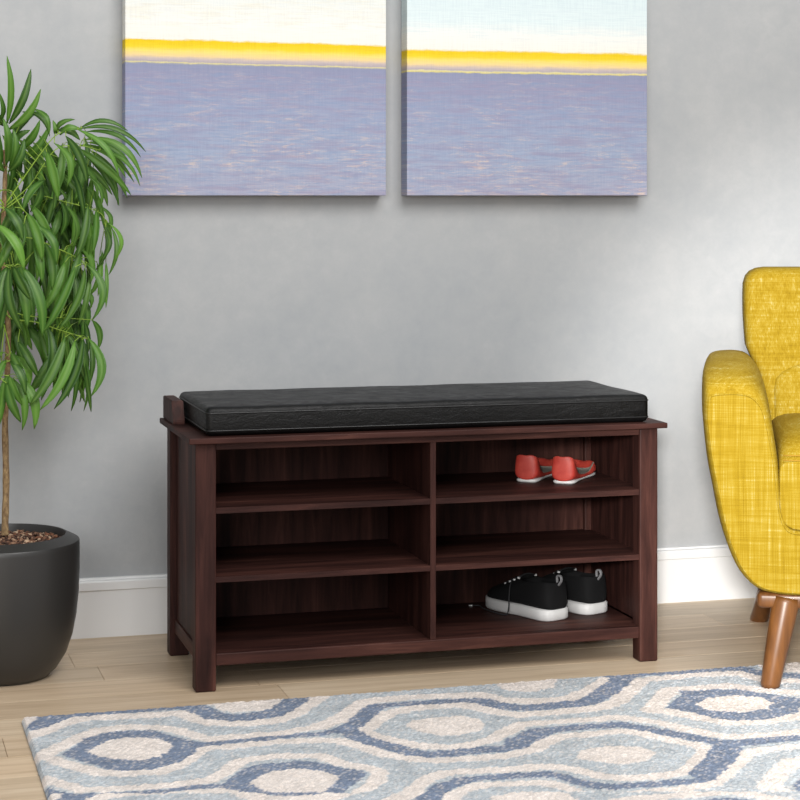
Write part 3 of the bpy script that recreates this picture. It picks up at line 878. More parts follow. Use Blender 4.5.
# ================================================================== ARMCHAIR
CA = math.radians(23)
XC = 0.262
e1 = Vector((math.cos(CA), -math.sin(CA), 0))
foot = Vector((1.03, -0.816, 0))
chair = thing('armchair', 'yellow woven armchair with walnut legs, front feet on the blue rug', 'armchair', foot + e1 * XC, -CA)
half_out = [(-0.088, 0.561), (-0.106, 0.558), (-0.1145, 0.550), (-0.1165, 0.515), (-0.115, 0.489), (-0.108, 0.433), (-0.097, 0.377), (-0.086, 0.321), (-0.070, 0.268), (-0.050, 0.226), (-0.022, 0.198), (0.012, 0.188), (0.055, 0.185), (0.15, 0.184)]
half_in = [(0.15, 0.300), (0.055, 0.301), (0.031, 0.311), (0.020, 0.342), (0.014, 0.398), (0.010, 0.430), (0.004, 0.465), (-0.004, 0.505), (-0.015, 0.537), (-0.034, 0.556), (-0.058, 0.5615)]
lft = [(x - XC, z) for x, z in half_out] + [(0.0, 0.184)]
rgt = [(-x, z) for x, z in lft[-2::-1]]
lin = [(x - XC, z) for x, z in half_in]
rin = [(-x, z) for x, z in lin]
U = lft + rgt + rin[::-1] + [(0.0, 0.300)] + lin
U = smooth_loop(U, 3)
stations = [(0.0, 0.0045), (0.004, 0.0), (0.014, -0.004), (0.035, -0.006), (0.08, -0.007), (0.16, -0.008), (0.30, -0.007), (0.45, -0.003), (0.60, 0.006), (0.635, 0.016), (0.645, 0.03)]
tops = [0.560, 0.565, 0.572, 0.580, 0.590, 0.597, 0.600, 0.600, 0.592, 0.578, 0.565]
def ufn2(x, y, z, i):
    if z > 0.42:
        z = 0.42 + (z - 0.42) * (tops[i] - 0.42) / 0.141
    # sides lean in a little towards the back
    if y > 0.1:
        x *= 1 - 0.06 * (y - 0.1) / 0.5
    return (x, y, z)
bm = bmesh.new()
loft_y(bm, U, stations, ufn2)
body = obj('arm_frame', bm, M_yellow, chair, True)
for pg in body.data.polygons:
    if abs(pg.normal.y) > 0.999:
        pg.use_smooth = False
# seam line round the front panel of each arm
bm = bmesh.new()
seam = inset_loop(U, 0.0035)
tube(bm, [(x, 0.0002, ufn2(x, 0, z, 0)[2]) for x, z in seam], 0.0019, 6, closed=True)
obj('piping', bm, M_yellow, body, True)

# seat cushion and back, built as rounded slabs with gridded faces
def slab(bm, rows, stations, fn, cols=14):
    """rows: (z, half width) bottom to top; stations: (y, inset)"""
    rg = [(w_, z_) for z_, w_ in rows]
    loop = rg + [(-w_, z_) for w_, z_ in rg[::-1]]
    m = len(rg)
    rings, raw = [], []
    for i, (y, ins) in enumerate(stations):
        lp = inset_loop(loop, ins) if abs(ins) > 1e-9 else loop
        raw.append(lp)
        rings.append([bm.verts.new(fn(x, y, z, i)) for x, z in lp])
    n = len(loop)
    skip = {m - 1, n - 1}
    for A, B in zip(rings, rings[1:]):
        for q in range(n):
            if q in skip:
                continue
            bm.faces.new((A[q], A[(q + 1) % n], B[(q + 1) % n], B[q]))
    # top and bottom runs between the two halves, and both caps, share these columns
    def run(i, j):
        (xa, za), (xb, zb) = raw[i][j], raw[i][n - 1 - j]
        mid = [bm.verts.new(fn(xa + (xb - xa) * c_ / cols, stations[i][0], za + (zb - za) * c_ / cols, i)) for c_ in range(1, cols)]
        return [rings[i][j]] + mid + [rings[i][n - 1 - j]]
    for j in (0, m - 1):
        rr = [run(i, j) for i in range(len(stations))]
        for A, B in zip(rr, rr[1:]):
            for q in range(cols):
                bm.faces.new((A[q], A[q + 1], B[q + 1], B[q]))
        if j == 0:
            bot = rr
        else:
            top = rr
    for i in (0, len(stations) - 1):
        g_ = [bot[i]] + [run(i, j) for j in range(1, m - 1)] + [top[i]]
        for A, B in zip(g_, g_[1:]):
            for q in range(cols):
                bm.faces.new((A[q], A[q + 1], B[q + 1], B[q]))
    return bm

ctops = [0.430, 0.4335, 0.4345, 0.444, 0.458, 0.469, 0.477, 0.483, 0.486, 0.483, 0.475]
rows = [(0.304, 0.205), (0.306, 0.220), (0.312, 0.232), (0.322, 0.240), (0.336, 0.2435), (0.36, 0.2445), (0.385, 0.2445), (0.41, 0.2445), (0.44, 0.2445), (0.470, 0.243), (0.490, 0.237), (0.502, 0.226), (0.509, 0.210), (0.511, 0.19)]
bm = bmesh.new()
cst = [(0.0035, 0.004), (0.0035, 0.0015), (0.0055, 0.0), (0.012, 0.0), (0.026, 0), (0.045, 0), (0.070, 0), (0.11, 0), (0.20, 0), (0.38, 0), (0.43, 0.006)]
def cfn(x, y, z, i):
    if z > 0.40:
        z = 0.40 + (z - 0.40) * (ctops[i] - 0.40) / 0.111
    return (x, y - 0.008 * max(0, 1 - (x / 0.245) ** 2) * (1 if y < 0.2 else 0), z)
slab(bm, rows, cst, cfn)
sc = obj('seat_cushion', bm, M_yellow, chair, True)
for zz, yy in ((0.4345, 0.0032), (0.4430, 0.0085)):
    bm = bmesh.new()
    tube(bm, [(x, cfn(x, yy, 0.3, 1)[1], zz) for x in np.linspace(-0.238, 0.238, 24)], 0.0011, 6)
    obj('stitching', bm, M_yseam, sc, True)

# backrest: wide head above the arms, narrower between them
rows = [(0.29, 0.215), (0.30, 0.228), (0.34, 0.236), (0.40, 0.244), (0.46, 0.252), (0.52, 0.260), (0.548, 0.263), (0.566, 0.266), (0.582, 0.272), (0.598, 0.279), (0.616, 0.286), (0.64, 0.288), (0.68, 0.290), (0.715, 0.290), (0.742, 0.289), (0.758, 0.284), (0.768, 0.275), (0.774, 0.262), (0.7765, 0.245)]
bm = bmesh.new()
bst = [(-0.006, 0.020), (-0.004, 0.013), (0.001, 0.006), (0.009, 0.0015), (0.022, 0.0), (0.075, 0.0), (0.095, 0.004), (0.105, 0.014)]
def bfn(x, y, z, i):
    f = max(0.0, 1 - (abs(x) / 0.29) ** 2)
    return (x, 0.385 + y + (z - 0.45) * 0.27 - 0.022 * (1 - f) - (0.008 * f if y < 0.01 else 0), z)
slab(bm, rows, bst, bfn)
bk = obj('backrest', bm, M_yellow, chair, True)
# lower lumbar panel with an arched top seam
rows = [(0.33, 0.19), (0.36, 0.222), (0.42, 0.230), (0.48, 0.232), (0.53, 0.232), (0.552, 0.228), (0.566, 0.214), (0.578, 0.190), (0.588, 0.155), (0.595, 0.11), (0.598, 0.07)]
bm = bmesh.new()
def lfn(x, y, z, i):
    a_ = bfn(x, -0.004, z, 0)
    return (x, a_[1] + y, z)
slab(bm, rows, [(-0.010, 0.030), (-0.0095, 0.016), (-0.007, 0.006), (-0.001, 0.0), (0.012, 0.0)], lfn)
obj('lumbar_panel', bm, M_yellow, chair, True)
# wooden base rails
bm = bmesh.new()
box(bm, -0.284, 0.284, 0.022, 0.058, 0.153, 0.183, 0.009, 3)
obj('base_rail', bm, M_walnut, chair, True)
bm = bmesh.new()
box(bm, -0.262, 0.262, 0.555, 0.585, 0.153, 0.183, 0.009, 3)
obj('base_rail', bm, M_walnut, chair, True)
for sx in (-1, 1):
    bm = bmesh.new()
    box(bm, sx * 0.255 - 0.013, sx * 0.255 + 0.013, 0.05, 0.565, 0.155, 0.183, 0.006, 2)
    obj('base_rail', bm, M_walnut, chair, True)
for sx in (-1, 1):
    bm = bmesh.new()
    tube(bm, [(sx * 0.262, 0.0, 0.0125), (sx * 0.262, 0.0, 0.016), (sx * 0.232, 0.036, 0.160), (sx * 0.230, 0.038, 0.172)], [0.0165, 0.018, 0.026, 0.026], 20)
    obj('leg', bm, M_walnut, chair, True)
    bm = bmesh.new()
    r_ = [(sx * 0.249, 0.640, 0.0005), (sx * 0.244, 0.622, 0.02), (sx * 0.235, 0.582, 0.07), (sx * 0.231, 0.568, 0.12), (sx * 0.230, 0.566, 0.168)]
    tube(bm, spline(r_, 4), [0.019 + 0.004 * q / 16 for q in range(17)], 12)
    obj('leg', bm, M_walnut, chair, True)

# ================================================================== POTTED PLANT
PX, PY = -0.336, -0.294
LEAVES = [
('T',-0.330,-0.314,1.065, -0.331,-0.329,1.195, 0.0153,0.0000),
('T',-0.325,-0.304,1.066, -0.285,-0.319,1.171, 0.0153,0.0057),
('T',-0.329,-0.324,1.053, -0.268,-0.339,1.132, 0.0153,0.0057),
('T',-0.343,-0.294,1.066, -0.345,-0.309,1.127, 0.0115,0.0000),
('T',-0.332,-0.294,1.062, -0.373,-0.309,1.169, 0.0153,-0.0057),
('T',-0.334,-0.274,1.063, -0.405,-0.289,1.142, 0.0134,-0.0077),
('T',-0.301,-0.314,1.089, -0.250,-0.329,1.042, 0.0115,0.0096),
('T',-0.282,-0.334,1.094, -0.253,-0.349,1.044, 0.0115,0.0077),
('T',-0.321,-0.274,1.036, -0.273,-0.289,1.090, 0.0153,0.0038),
('T',-0.310,-0.254,1.017, -0.263,-0.269,1.075, 0.0172,0.0038),
('T',-0.326,-0.244,1.017, -0.281,-0.259,1.056, 0.0172,0.0038),
('T',-0.300,-0.254,0.997, -0.244,-0.269,1.066, 0.0153,0.0057),
('T',-0.341,-0.334,0.986, -0.357,-0.349,1.075, 0.0153,-0.0038),
('T',-0.332,-0.324,0.986, -0.339,-0.339,1.076, 0.0172,0.0019),
('T',-0.328,-0.344,0.980, -0.322,-0.359,1.056, 0.0153,0.0038),
('T',-0.338,-0.344,0.973, -0.372,-0.359,1.033, 0.0153,-0.0057),
('T',-0.330,-0.344,0.973, -0.301,-0.359,1.037, 0.0153,0.0057),
('A',-0.235,-0.294,1.048, -0.200,-0.309,1.076, 0.0115,0.0038),
('A',-0.235,-0.284,1.048, -0.241,-0.299,1.074, 0.0115,0.0019),
('A',-0.229,-0.314,1.045, -0.188,-0.329,1.055, 0.0134,0.0057),
('A',-0.190,-0.314,1.059, -0.099,-0.329,1.053, 0.0096,0.0134),
('A',-0.192,-0.324,1.057, -0.066,-0.339,1.013, 0.0096,0.0210),
('A',-0.178,-0.304,1.052, -0.073,-0.319,1.003, 0.0096,0.0153),
('A',-0.170,-0.334,1.041, -0.075,-0.349,0.962, 0.0134,0.0172),
('A',-0.199,-0.354,1.054, -0.122,-0.369,0.963, 0.0115,0.0134),
('A',-0.176,-0.274,1.047, -0.082,-0.289,0.954, 0.0096,0.0115),
('A',-0.149,-0.294,1.017, -0.073,-0.309,0.947, 0.0096,0.0096),
('A',-0.199,-0.324,1.020, -0.095,-0.339,0.929, 0.0153,0.0096),
('A',-0.165,-0.264,1.017, -0.094,-0.279,0.923, 0.0115,0.0115),
('A',-0.224,-0.374,1.041, -0.186,-0.389,0.950, 0.0172,0.0134),
('A',-0.247,-0.384,1.028, -0.225,-0.399,0.944, 0.0172,0.0115),
('A',-0.259,-0.364,1.011, -0.239,-0.379,0.919, 0.0191,0.0077),
('A',-0.262,-0.344,0.996, -0.247,-0.359,0.896, 0.0134,0.0077),
('A',-0.184,-0.254,1.018, -0.111,-0.269,0.909, 0.0115,0.0172),
('A',-0.192,-0.244,0.998, -0.121,-0.259,0.929, 0.0134,0.0096),
('A',-0.205,-0.274,0.997, -0.153,-0.289,0.919, 0.0134,0.0096),
('A',-0.162,-0.234,0.998, -0.106,-0.249,0.907, 0.0115,0.0134),
('A',-0.208,-0.334,0.977, -0.187,-0.349,0.877, 0.0134,0.0115),
('A',-0.181,-0.314,0.968, -0.156,-0.329,0.896, 0.0115,0.0096),
('A',-0.265,-0.294,0.987, -0.274,-0.309,0.890, 0.0153,-0.0038),
('A',-0.260,-0.344,0.958, -0.305,-0.359,0.895, 0.0153,-0.0038),
('A',-0.268,-0.324,0.958, -0.288,-0.339,0.896, 0.0153,0.0019),
('A',-0.231,-0.294,1.055, -0.190,-0.309,1.036, 0.0153,0.0057),
('A',-0.175,-0.244,1.038, -0.096,-0.259,0.998, 0.0115,0.0096),
('A',-0.168,-0.254,1.033, -0.083,-0.269,0.982, 0.0115,0.0115),
('A',-0.183,-0.244,1.028, -0.094,-0.259,0.963, 0.0134,0.0115),
('A',-0.151,-0.224,1.018, -0.095,-0.239,0.975, 0.0115,0.0077),
('B',-0.138,-0.314,0.876, -0.129,-0.329,0.797, 0.0115,0.0134),
('B',-0.142,-0.294,0.870, -0.151,-0.309,0.798, 0.0115,0.0096),
('B',-0.162,-0.334,0.900, -0.171,-0.349,0.815, 0.0134,0.0077),
('B',-0.180,-0.354,0.910, -0.204,-0.369,0.808, 0.0153,0.0077),
('B',-0.150,-0.264,0.909, -0.132,-0.279,0.848, 0.0115,0.0077),
('B',-0.217,-0.314,0.909, -0.209,-0.329,0.823, 0.0134,0.0077),
('B',-0.227,-0.294,0.919, -0.228,-0.309,0.849, 0.0153,0.0038),
('B',-0.143,-0.244,0.889, -0.127,-0.259,0.820, 0.0115,0.0077),
('B',-0.288,-0.334,0.910, -0.248,-0.349,0.827, 0.0172,0.0096),
('B',-0.139,-0.274,0.860, -0.155,-0.289,0.786, 0.0096,0.0077),
('B',-0.121,-0.254,0.864, -0.129,-0.269,0.771, 0.0096,0.0096),
('B',-0.161,-0.264,0.870, -0.177,-0.279,0.786, 0.0115,0.0057),
('B',-0.134,-0.264,0.797, -0.136,-0.279,0.707, 0.0077,0.0019),
('B',-0.147,-0.274,0.811, -0.153,-0.289,0.731, 0.0096,0.0057),
('B',-0.177,-0.284,0.870, -0.208,-0.299,0.798, 0.0134,0.0038),
('B',-0.159,-0.274,0.939, -0.141,-0.289,0.864, 0.0115,0.0096),
('B',-0.200,-0.264,0.943, -0.221,-0.279,0.864, 0.0153,0.0038),
('B',-0.176,-0.254,0.949, -0.154,-0.269,0.870, 0.0134,0.0096),
('B',-0.225,-0.274,0.900, -0.249,-0.289,0.832, 0.0153,0.0038),
('C',-0.301,-0.424,0.895, -0.275,-0.439,0.804, 0.0191,0.0096),
('C',-0.286,-0.434,0.873, -0.250,-0.449,0.798, 0.0172,0.0096),
('C',-0.307,-0.424,0.878, -0.325,-0.439,0.800, 0.0191,-0.0038),
('C',-0.309,-0.444,0.875, -0.357,-0.459,0.790, 0.0191,-0.0057),
('C',-0.324,-0.424,0.906, -0.356,-0.439,0.842, 0.0172,-0.0057),
('C',-0.289,-0.414,0.854, -0.274,-0.429,0.764, 0.0172,0.0038),
('C',-0.266,-0.404,0.838, -0.255,-0.419,0.750, 0.0191,0.0096),
('C',-0.327,-0.444,0.797, -0.304,-0.459,0.682, 0.0191,0.0057),
('C',-0.312,-0.434,0.796, -0.276,-0.449,0.664, 0.0210,0.0115),
('C',-0.330,-0.454,0.795, -0.354,-0.469,0.676, 0.0191,0.0057),
('C',-0.338,-0.444,0.797, -0.368,-0.459,0.735, 0.0172,-0.0038),
('D',-0.209,-0.394,0.792, -0.272,-0.409,0.669, 0.0172,0.0115),
('D',-0.189,-0.384,0.790, -0.240,-0.399,0.675, 0.0153,0.0172),
('D',-0.188,-0.394,0.799, -0.179,-0.409,0.690, 0.0153,0.0249),
('D',-0.224,-0.354,0.800, -0.269,-0.369,0.704, 0.0172,0.0038),
('D',-0.193,-0.334,0.823, -0.221,-0.349,0.746, 0.0153,0.0057),
('D',-0.210,-0.314,0.832, -0.230,-0.329,0.726, 0.0153,0.0038),
('D',-0.166,-0.274,0.772, -0.192,-0.289,0.673, 0.0115,0.0057),
('D',-0.176,-0.254,0.741, -0.166,-0.269,0.703, 0.0096,0.0038),
('D',-0.225,-0.274,0.743, -0.234,-0.289,0.685, 0.0153,0.0038),
('D',-0.155,-0.264,0.781, -0.144,-0.279,0.821, 0.0096,0.0000),
('D',-0.193,-0.254,0.752, -0.213,-0.269,0.688, 0.0134,0.0038),
('D',-0.244,-0.274,0.798, -0.255,-0.289,0.725, 0.0172,0.0019),
('D',-0.149,-0.244,0.796, -0.176,-0.259,0.722, 0.0115,0.0057),
('E',-0.229,-0.404,0.660, -0.297,-0.419,0.533, 0.0191,0.0077),
('E',-0.209,-0.394,0.652, -0.276,-0.409,0.524, 0.0172,0.0115),
('E',-0.193,-0.384,0.654, -0.249,-0.399,0.524, 0.0172,0.0172),
('E',-0.184,-0.394,0.657, -0.181,-0.409,0.546, 0.0172,0.0249),
('E',-0.257,-0.364,0.679, -0.269,-0.379,0.559, 0.0191,0.0096),
('E',-0.313,-0.364,0.650, -0.277,-0.379,0.582, 0.0172,0.0057),
('E',-0.167,-0.314,0.686, -0.158,-0.329,0.628, 0.0134,0.0153),
('E',-0.180,-0.294,0.681, -0.174,-0.309,0.623, 0.0115,0.0077),
('E',-0.209,-0.274,0.635, -0.205,-0.289,0.507, 0.0134,0.0057),
('E',-0.188,-0.254,0.633, -0.178,-0.269,0.504, 0.0115,0.0057),
('E',-0.178,-0.274,0.605, -0.166,-0.289,0.504, 0.0115,0.0057),
('E',-0.220,-0.264,0.605, -0.254,-0.279,0.525, 0.0096,0.0057),
('E',-0.231,-0.274,0.626, -0.288,-0.289,0.541, 0.0172,0.0038),
('E',-0.246,-0.254,0.621, -0.275,-0.269,0.548, 0.0172,0.0038),
('E',-0.226,-0.244,0.580, -0.260,-0.259,0.527, 0.0115,0.0019),
('E',-0.198,-0.244,0.643, -0.219,-0.259,0.536, 0.0153,0.0038),
('E',-0.163,-0.244,0.642, -0.167,-0.259,0.554, 0.0115,0.0077),
('E',-0.188,-0.254,0.679, -0.201,-0.269,0.625, 0.0134,0.0038),
('E',-0.210,-0.244,0.686, -0.231,-0.259,0.625, 0.0153,0.0038),
('E',-0.233,-0.264,0.700, -0.245,-0.279,0.623, 0.0172,0.0038),
('E',-0.272,-0.264,0.685, -0.249,-0.279,0.615, 0.0172,0.0057),
('E',-0.290,-0.244,0.674, -0.252,-0.259,0.596, 0.0191,0.0057),
('E',-0.316,-0.254,0.724, -0.278,-0.269,0.626, 0.0191,0.0057),
('E',-0.319,-0.244,0.680, -0.281,-0.259,0.602, 0.0172,0.0057),
('F',-0.325,-0.394,0.584, -0.309,-0.409,0.487, 0.0172,0.0057),
('F',-0.311,-0.384,0.583, -0.286,-0.399,0.487, 0.0191,0.0115),
('F',-0.329,-0.404,0.578, -0.354,-0.419,0.505, 0.0191,-0.0019),
('F',-0.320,-0.354,0.624, -0.293,-0.369,0.562, 0.0172,0.0057),
('F',-0.337,-0.384,0.618, -0.364,-0.399,0.554, 0.0172,-0.0038),
('F',-0.340,-0.374,0.632, -0.360,-0.389,0.596, 0.0153,-0.0038),
('F',-0.334,-0.394,0.590, -0.357,-0.409,0.536, 0.0153,-0.0038),
('F',-0.295,-0.324,0.573, -0.290,-0.339,0.529, 0.0134,0.0038),
('A',-0.285,-0.145,1.005, -0.304,-0.160,0.903, 0.0119,0.0065),
('E',-0.196,-0.259,0.723, -0.184,-0.274,0.632, 0.0131,0.0039),
('A',-0.184,-0.151,0.966, -0.153,-0.166,0.872, 0.0157,0.0117),
('D',-0.320,-0.261,0.792, -0.308,-0.276,0.680, 0.0125,0.0073),
('B',-0.237,-0.160,0.871, -0.231,-0.175,0.758, 0.0124,0.0054),
('A',-0.325,-0.226,1.027, -0.331,-0.241,0.915, 0.0145,0.0073),
('A',-0.157,-0.224,0.965, -0.172,-0.239,0.862, 0.0151,0.0051),
('B',-0.203,-0.242,0.911, -0.164,-0.257,0.810, 0.0121,0.0026),
('D',-0.203,-0.268,0.787, -0.204,-0.283,0.694, 0.0125,0.0072),
('E',-0.211,-0.234,0.667, -0.178,-0.249,0.544, 0.0170,0.0021),
('E',-0.224,-0.221,0.699, -0.233,-0.236,0.604, 0.0140,0.0035),
('B',-0.163,-0.223,0.907, -0.180,-0.238,0.824, 0.0125,0.0109),
('A',-0.286,-0.266,1.005, -0.272,-0.281,0.878, 0.0127,0.0026),
('D',-0.296,-0.134,0.757, -0.313,-0.149,0.668, 0.0143,0.0048),
('D',-0.313,-0.240,0.823, -0.307,-0.255,0.706, 0.0171,0.0074),
('A',-0.259,-0.204,1.032, -0.268,-0.219,0.929, 0.0166,0.0115),
('B',-0.329,-0.254,0.939, -0.342,-0.269,0.847, 0.0128,0.0119),
('E',-0.266,-0.261,0.667, -0.233,-0.276,0.560, 0.0158,0.0076),
('E',-0.291,-0.162,0.673, -0.243,-0.177,0.556, 0.0134,0.0095),
('E',-0.212,-0.145,0.696, -0.189,-0.160,0.589, 0.0154,0.0050),
('A',-0.220,-0.266,1.028, -0.247,-0.281,0.906, 0.0170,0.0096),
('D',-0.307,-0.274,0.780, -0.279,-0.289,0.676, 0.0168,0.0044),
('A',-0.162,-0.151,1.045, -0.192,-0.166,0.920, 0.0161,0.0109),
('E',-0.230,-0.166,0.670, -0.210,-0.181,0.579, 0.0134,0.0122),
('D',-0.243,-0.153,0.822, -0.261,-0.168,0.738, 0.0149,0.0075),
('A',-0.219,-0.157,0.990, -0.173,-0.172,0.900, 0.0145,0.0020),
('A',-0.189,-0.241,1.011, -0.183,-0.256,0.903, 0.0160,0.0055),
('E',-0.228,-0.265,0.673, -0.221,-0.280,0.568, 0.0164,0.0108),
('E',-0.257,-0.205,0.707, -0.226,-0.220,0.622, 0.0125,0.0036),
('D',-0.271,-0.198,0.817, -0.241,-0.213,0.695, 0.0115,0.0055),
('D',-0.248,-0.224,0.743, -0.266,-0.239,0.640, 0.0129,0.0116),
('E',-0.190,-0.146,0.621, -0.164,-0.161,0.510, 0.0150,0.0055),
('E',-0.250,-0.212,0.659, -0.217,-0.227,0.568, 0.0160,0.0090),
('E',-0.310,-0.254,0.722, -0.290,-0.269,0.626, 0.0122,0.0029),
('A',-0.186,-0.187,0.973, -0.181,-0.202,0.846, 0.0148,0.0059),
('B',-0.317,-0.232,0.877, -0.329,-0.247,0.751, 0.0152,0.0057),
('A',-0.322,-0.141,1.041, -0.255,-0.156,0.931, 0.0161,0.0112),
('D',-0.298,-0.138,0.797, -0.281,-0.153,0.691, 0.0169,0.0106),
('D',-0.313,-0.232,0.772, -0.283,-0.247,0.662, 0.0150,0.0115),
('B',-0.201,-0.148,0.916, -0.202,-0.163,0.820, 0.0151,0.0134),
('B',-0.265,-0.248,0.878, -0.269,-0.263,0.757, 0.0138,0.0021),
('D',-0.241,-0.252,0.754, -0.239,-0.267,0.644, 0.0169,0.0091),
('B',-0.219,-0.149,0.915, -0.224,-0.164,0.826, 0.0128,0.0126),
('A',-0.189,-0.163,0.985, -0.193,-0.178,0.889, 0.0169,0.0038),
('D',-0.217,-0.260,0.816, -0.223,-0.275,0.689, 0.0145,0.0037),
('B',-0.321,-0.149,0.913, -0.337,-0.164,0.825, 0.0172,0.0052),
('E',-0.206,-0.196,0.735, -0.162,-0.211,0.630, 0.0165,0.0102),
('E',-0.209,-0.206,0.739, -0.197,-0.221,0.630, 0.0124,0.0116),
('A',-0.315,-0.153,0.977, -0.325,-0.168,0.851, 0.0137,0.0097),
('B',-0.268,-0.140,0.882, -0.289,-0.155,0.780, 0.0165,0.0021),
('A',-0.305,-0.207,0.981, -0.242,-0.222,0.876, 0.0128,0.0083),
('E',-0.205,-0.192,0.653, -0.202,-0.207,0.525, 0.0163,0.0115),
('D',-0.311,-0.190,0.784, -0.314,-0.205,0.658, 0.0152,0.0122),
('D',-0.320,-0.149,0.777, -0.288,-0.164,0.687, 0.0153,0.0054),
('B',-0.219,-0.182,0.903, -0.175,-0.197,0.788, 0.0166,0.0121),
('D',-0.205,-0.174,0.788, -0.160,-0.189,0.689, 0.0135,0.0028),
('D',-0.240,-0.165,0.814, -0.246,-0.180,0.702, 0.0126,0.0027),
('D',-0.193,-0.271,0.832, -0.167,-0.286,0.755, 0.0151,0.0091),
('A',-0.198,-0.169,1.035, -0.220,-0.184,0.929, 0.0135,0.0121),
('B',-0.180,-0.138,0.921, -0.149,-0.153,0.822, 0.0117,0.0066),
('E',-0.199,-0.213,0.679, -0.177,-0.228,0.585, 0.0160,0.0100),
('A',-0.302,-0.217,1.040, -0.226,-0.232,0.942, 0.0131,0.0106),
('E',-0.227,-0.270,0.692, -0.210,-0.285,0.597, 0.0129,0.0078),
('B',-0.279,-0.136,0.925, -0.306,-0.151,0.800, 0.0158,0.0029),
('A',-0.302,-0.204,1.008, -0.246,-0.219,0.936, 0.0153,0.0121),
('B',-0.307,-0.156,0.902, -0.264,-0.171,0.807, 0.0124,0.0047),
('E',-0.222,-0.270,0.664, -0.194,-0.285,0.584, 0.0125,0.0102),
('A',-0.189,-0.136,0.972, -0.219,-0.151,0.881, 0.0133,0.0057),
('B',-0.218,-0.141,0.892, -0.232,-0.156,0.760, 0.0127,0.0129),
('E',-0.206,-0.156,0.626, -0.174,-0.171,0.545, 0.0155,0.0096),
('A',-0.314,-0.223,0.963, -0.300,-0.238,0.875, 0.0146,0.0081),
('E',-0.204,-0.241,0.691, -0.227,-0.256,0.576, 0.0124,0.0044),
('A',-0.224,-0.142,0.966, -0.222,-0.157,0.851, 0.0136,0.0100),
('B',-0.294,-0.158,0.899, -0.304,-0.173,0.769, 0.0116,0.0041),
('E',-0.204,-0.219,0.647, -0.225,-0.234,0.544, 0.0132,0.0102),
('B',-0.312,-0.270,0.888, -0.311,-0.285,0.786, 0.0140,0.0035),
('E',-0.187,-0.149,0.732, -0.202,-0.164,0.629, 0.0132,0.0083),
('D',-0.219,-0.162,0.790, -0.190,-0.177,0.681, 0.0116,0.0069),
('A',-0.305,-0.185,1.030, -0.310,-0.200,0.938, 0.0140,0.0055),
('B',-0.304,-0.238,0.901, -0.289,-0.253,0.788, 0.0170,0.0127),
('D',-0.273,-0.208,0.819, -0.271,-0.223,0.710, 0.0164,0.0042),
('D',-0.311,-0.263,0.748, -0.331,-0.278,0.641, 0.0162,0.0119),
('A',-0.288,-0.234,1.023, -0.230,-0.249,0.936, 0.0127,0.0073),
('A',-0.259,-0.213,1.047, -0.201,-0.228,0.957, 0.0163,0.0027),
('D',-0.314,-0.159,0.866, -0.318,-0.174,0.739, 0.0163,0.0129),
('A',-0.328,-0.184,1.047, -0.308,-0.199,0.951, 0.0139,0.0030),
('D',-0.214,-0.213,0.779, -0.200,-0.228,0.673, 0.0154,0.0027),
('A',-0.306,-0.192,1.004, -0.307,-0.207,0.884, 0.0134,0.0051),
('D',-0.310,-0.198,0.775, -0.276,-0.213,0.696, 0.0124,0.0107),
('B',-0.260,-0.239,0.918, -0.233,-0.254,0.823, 0.0145,0.0081),
('A',-0.220,-0.194,0.975, -0.184,-0.209,0.876, 0.0146,0.0086),
('D',-0.165,-0.230,0.855, -0.168,-0.245,0.757, 0.0133,0.0054),
('D',-0.290,-0.153,0.841, -0.288,-0.168,0.743, 0.0153,0.0055),
('B',-0.198,-0.269,0.908, -0.210,-0.284,0.788, 0.0120,0.0133),
('E',-0.333,-0.240,0.681, -0.316,-0.255,0.602, 0.0147,0.0045),
('B',-0.167,-0.262,0.880, -0.161,-0.277,0.787, 0.0157,0.0052),
('A',-0.188,-0.171,1.008, -0.219,-0.186,0.926, 0.0172,0.0069),
('E',-0.235,-0.223,0.633, -0.234,-0.238,0.535, 0.0154,0.0019),
('D',-0.199,-0.219,0.803, -0.158,-0.234,0.706, 0.0140,0.0103),
('B',-0.316,-0.210,0.883, -0.335,-0.225,0.792, 0.0131,0.0034),
('E',-0.203,-0.219,0.724, -0.204,-0.234,0.600, 0.0153,0.0121),
('E',-0.207,-0.227,0.673, -0.187,-0.242,0.566, 0.0168,0.0052),
('A',-0.290,-0.215,0.969, -0.232,-0.230,0.883, 0.0135,0.0068),
('A',-0.182,-0.208,0.995, -0.225,-0.223,0.878, 0.0155,0.0107),
('B',-0.199,-0.195,0.928, -0.197,-0.210,0.838, 0.0130,0.0101),
('E',-0.211,-0.170,0.628, -0.176,-0.185,0.513, 0.0170,0.0126),
('D',-0.268,-0.180,0.831, -0.233,-0.195,0.716, 0.0166,0.0104),
('D',-0.281,-0.140,0.781, -0.263,-0.155,0.690, 0.0125,0.0021),
('B',-0.172,-0.160,0.918, -0.146,-0.175,0.836, 0.0159,0.0037),
('D',-0.180,-0.173,0.801, -0.198,-0.188,0.706, 0.0118,0.0070),
('B',-0.226,-0.273,0.952, -0.260,-0.288,0.837, 0.0150,0.0039),
('E',-0.296,-0.194,0.708, -0.316,-0.209,0.618, 0.0142,0.0059),
('D',-0.233,-0.239,0.747, -0.233,-0.254,0.622, 0.0151,0.0033),
('E',-0.318,-0.245,0.683, -0.294,-0.260,0.589, 0.0165,0.0063),
('D',-0.283,-0.152,0.838, -0.301,-0.167,0.737, 0.0164,0.0093),
('A',-0.307,-0.223,0.975, -0.251,-0.238,0.889, 0.0145,0.0117),
('B',-0.231,-0.195,0.943, -0.238,-0.210,0.829, 0.0115,0.0065),
('E',-0.303,-0.198,0.716, -0.252,-0.213,0.600, 0.0155,0.0064),
('D',-0.219,-0.231,0.787, -0.188,-0.246,0.701, 0.0146,0.0027),
('D',-0.314,-0.166,0.851, -0.303,-0.181,0.764, 0.0131,0.0114),
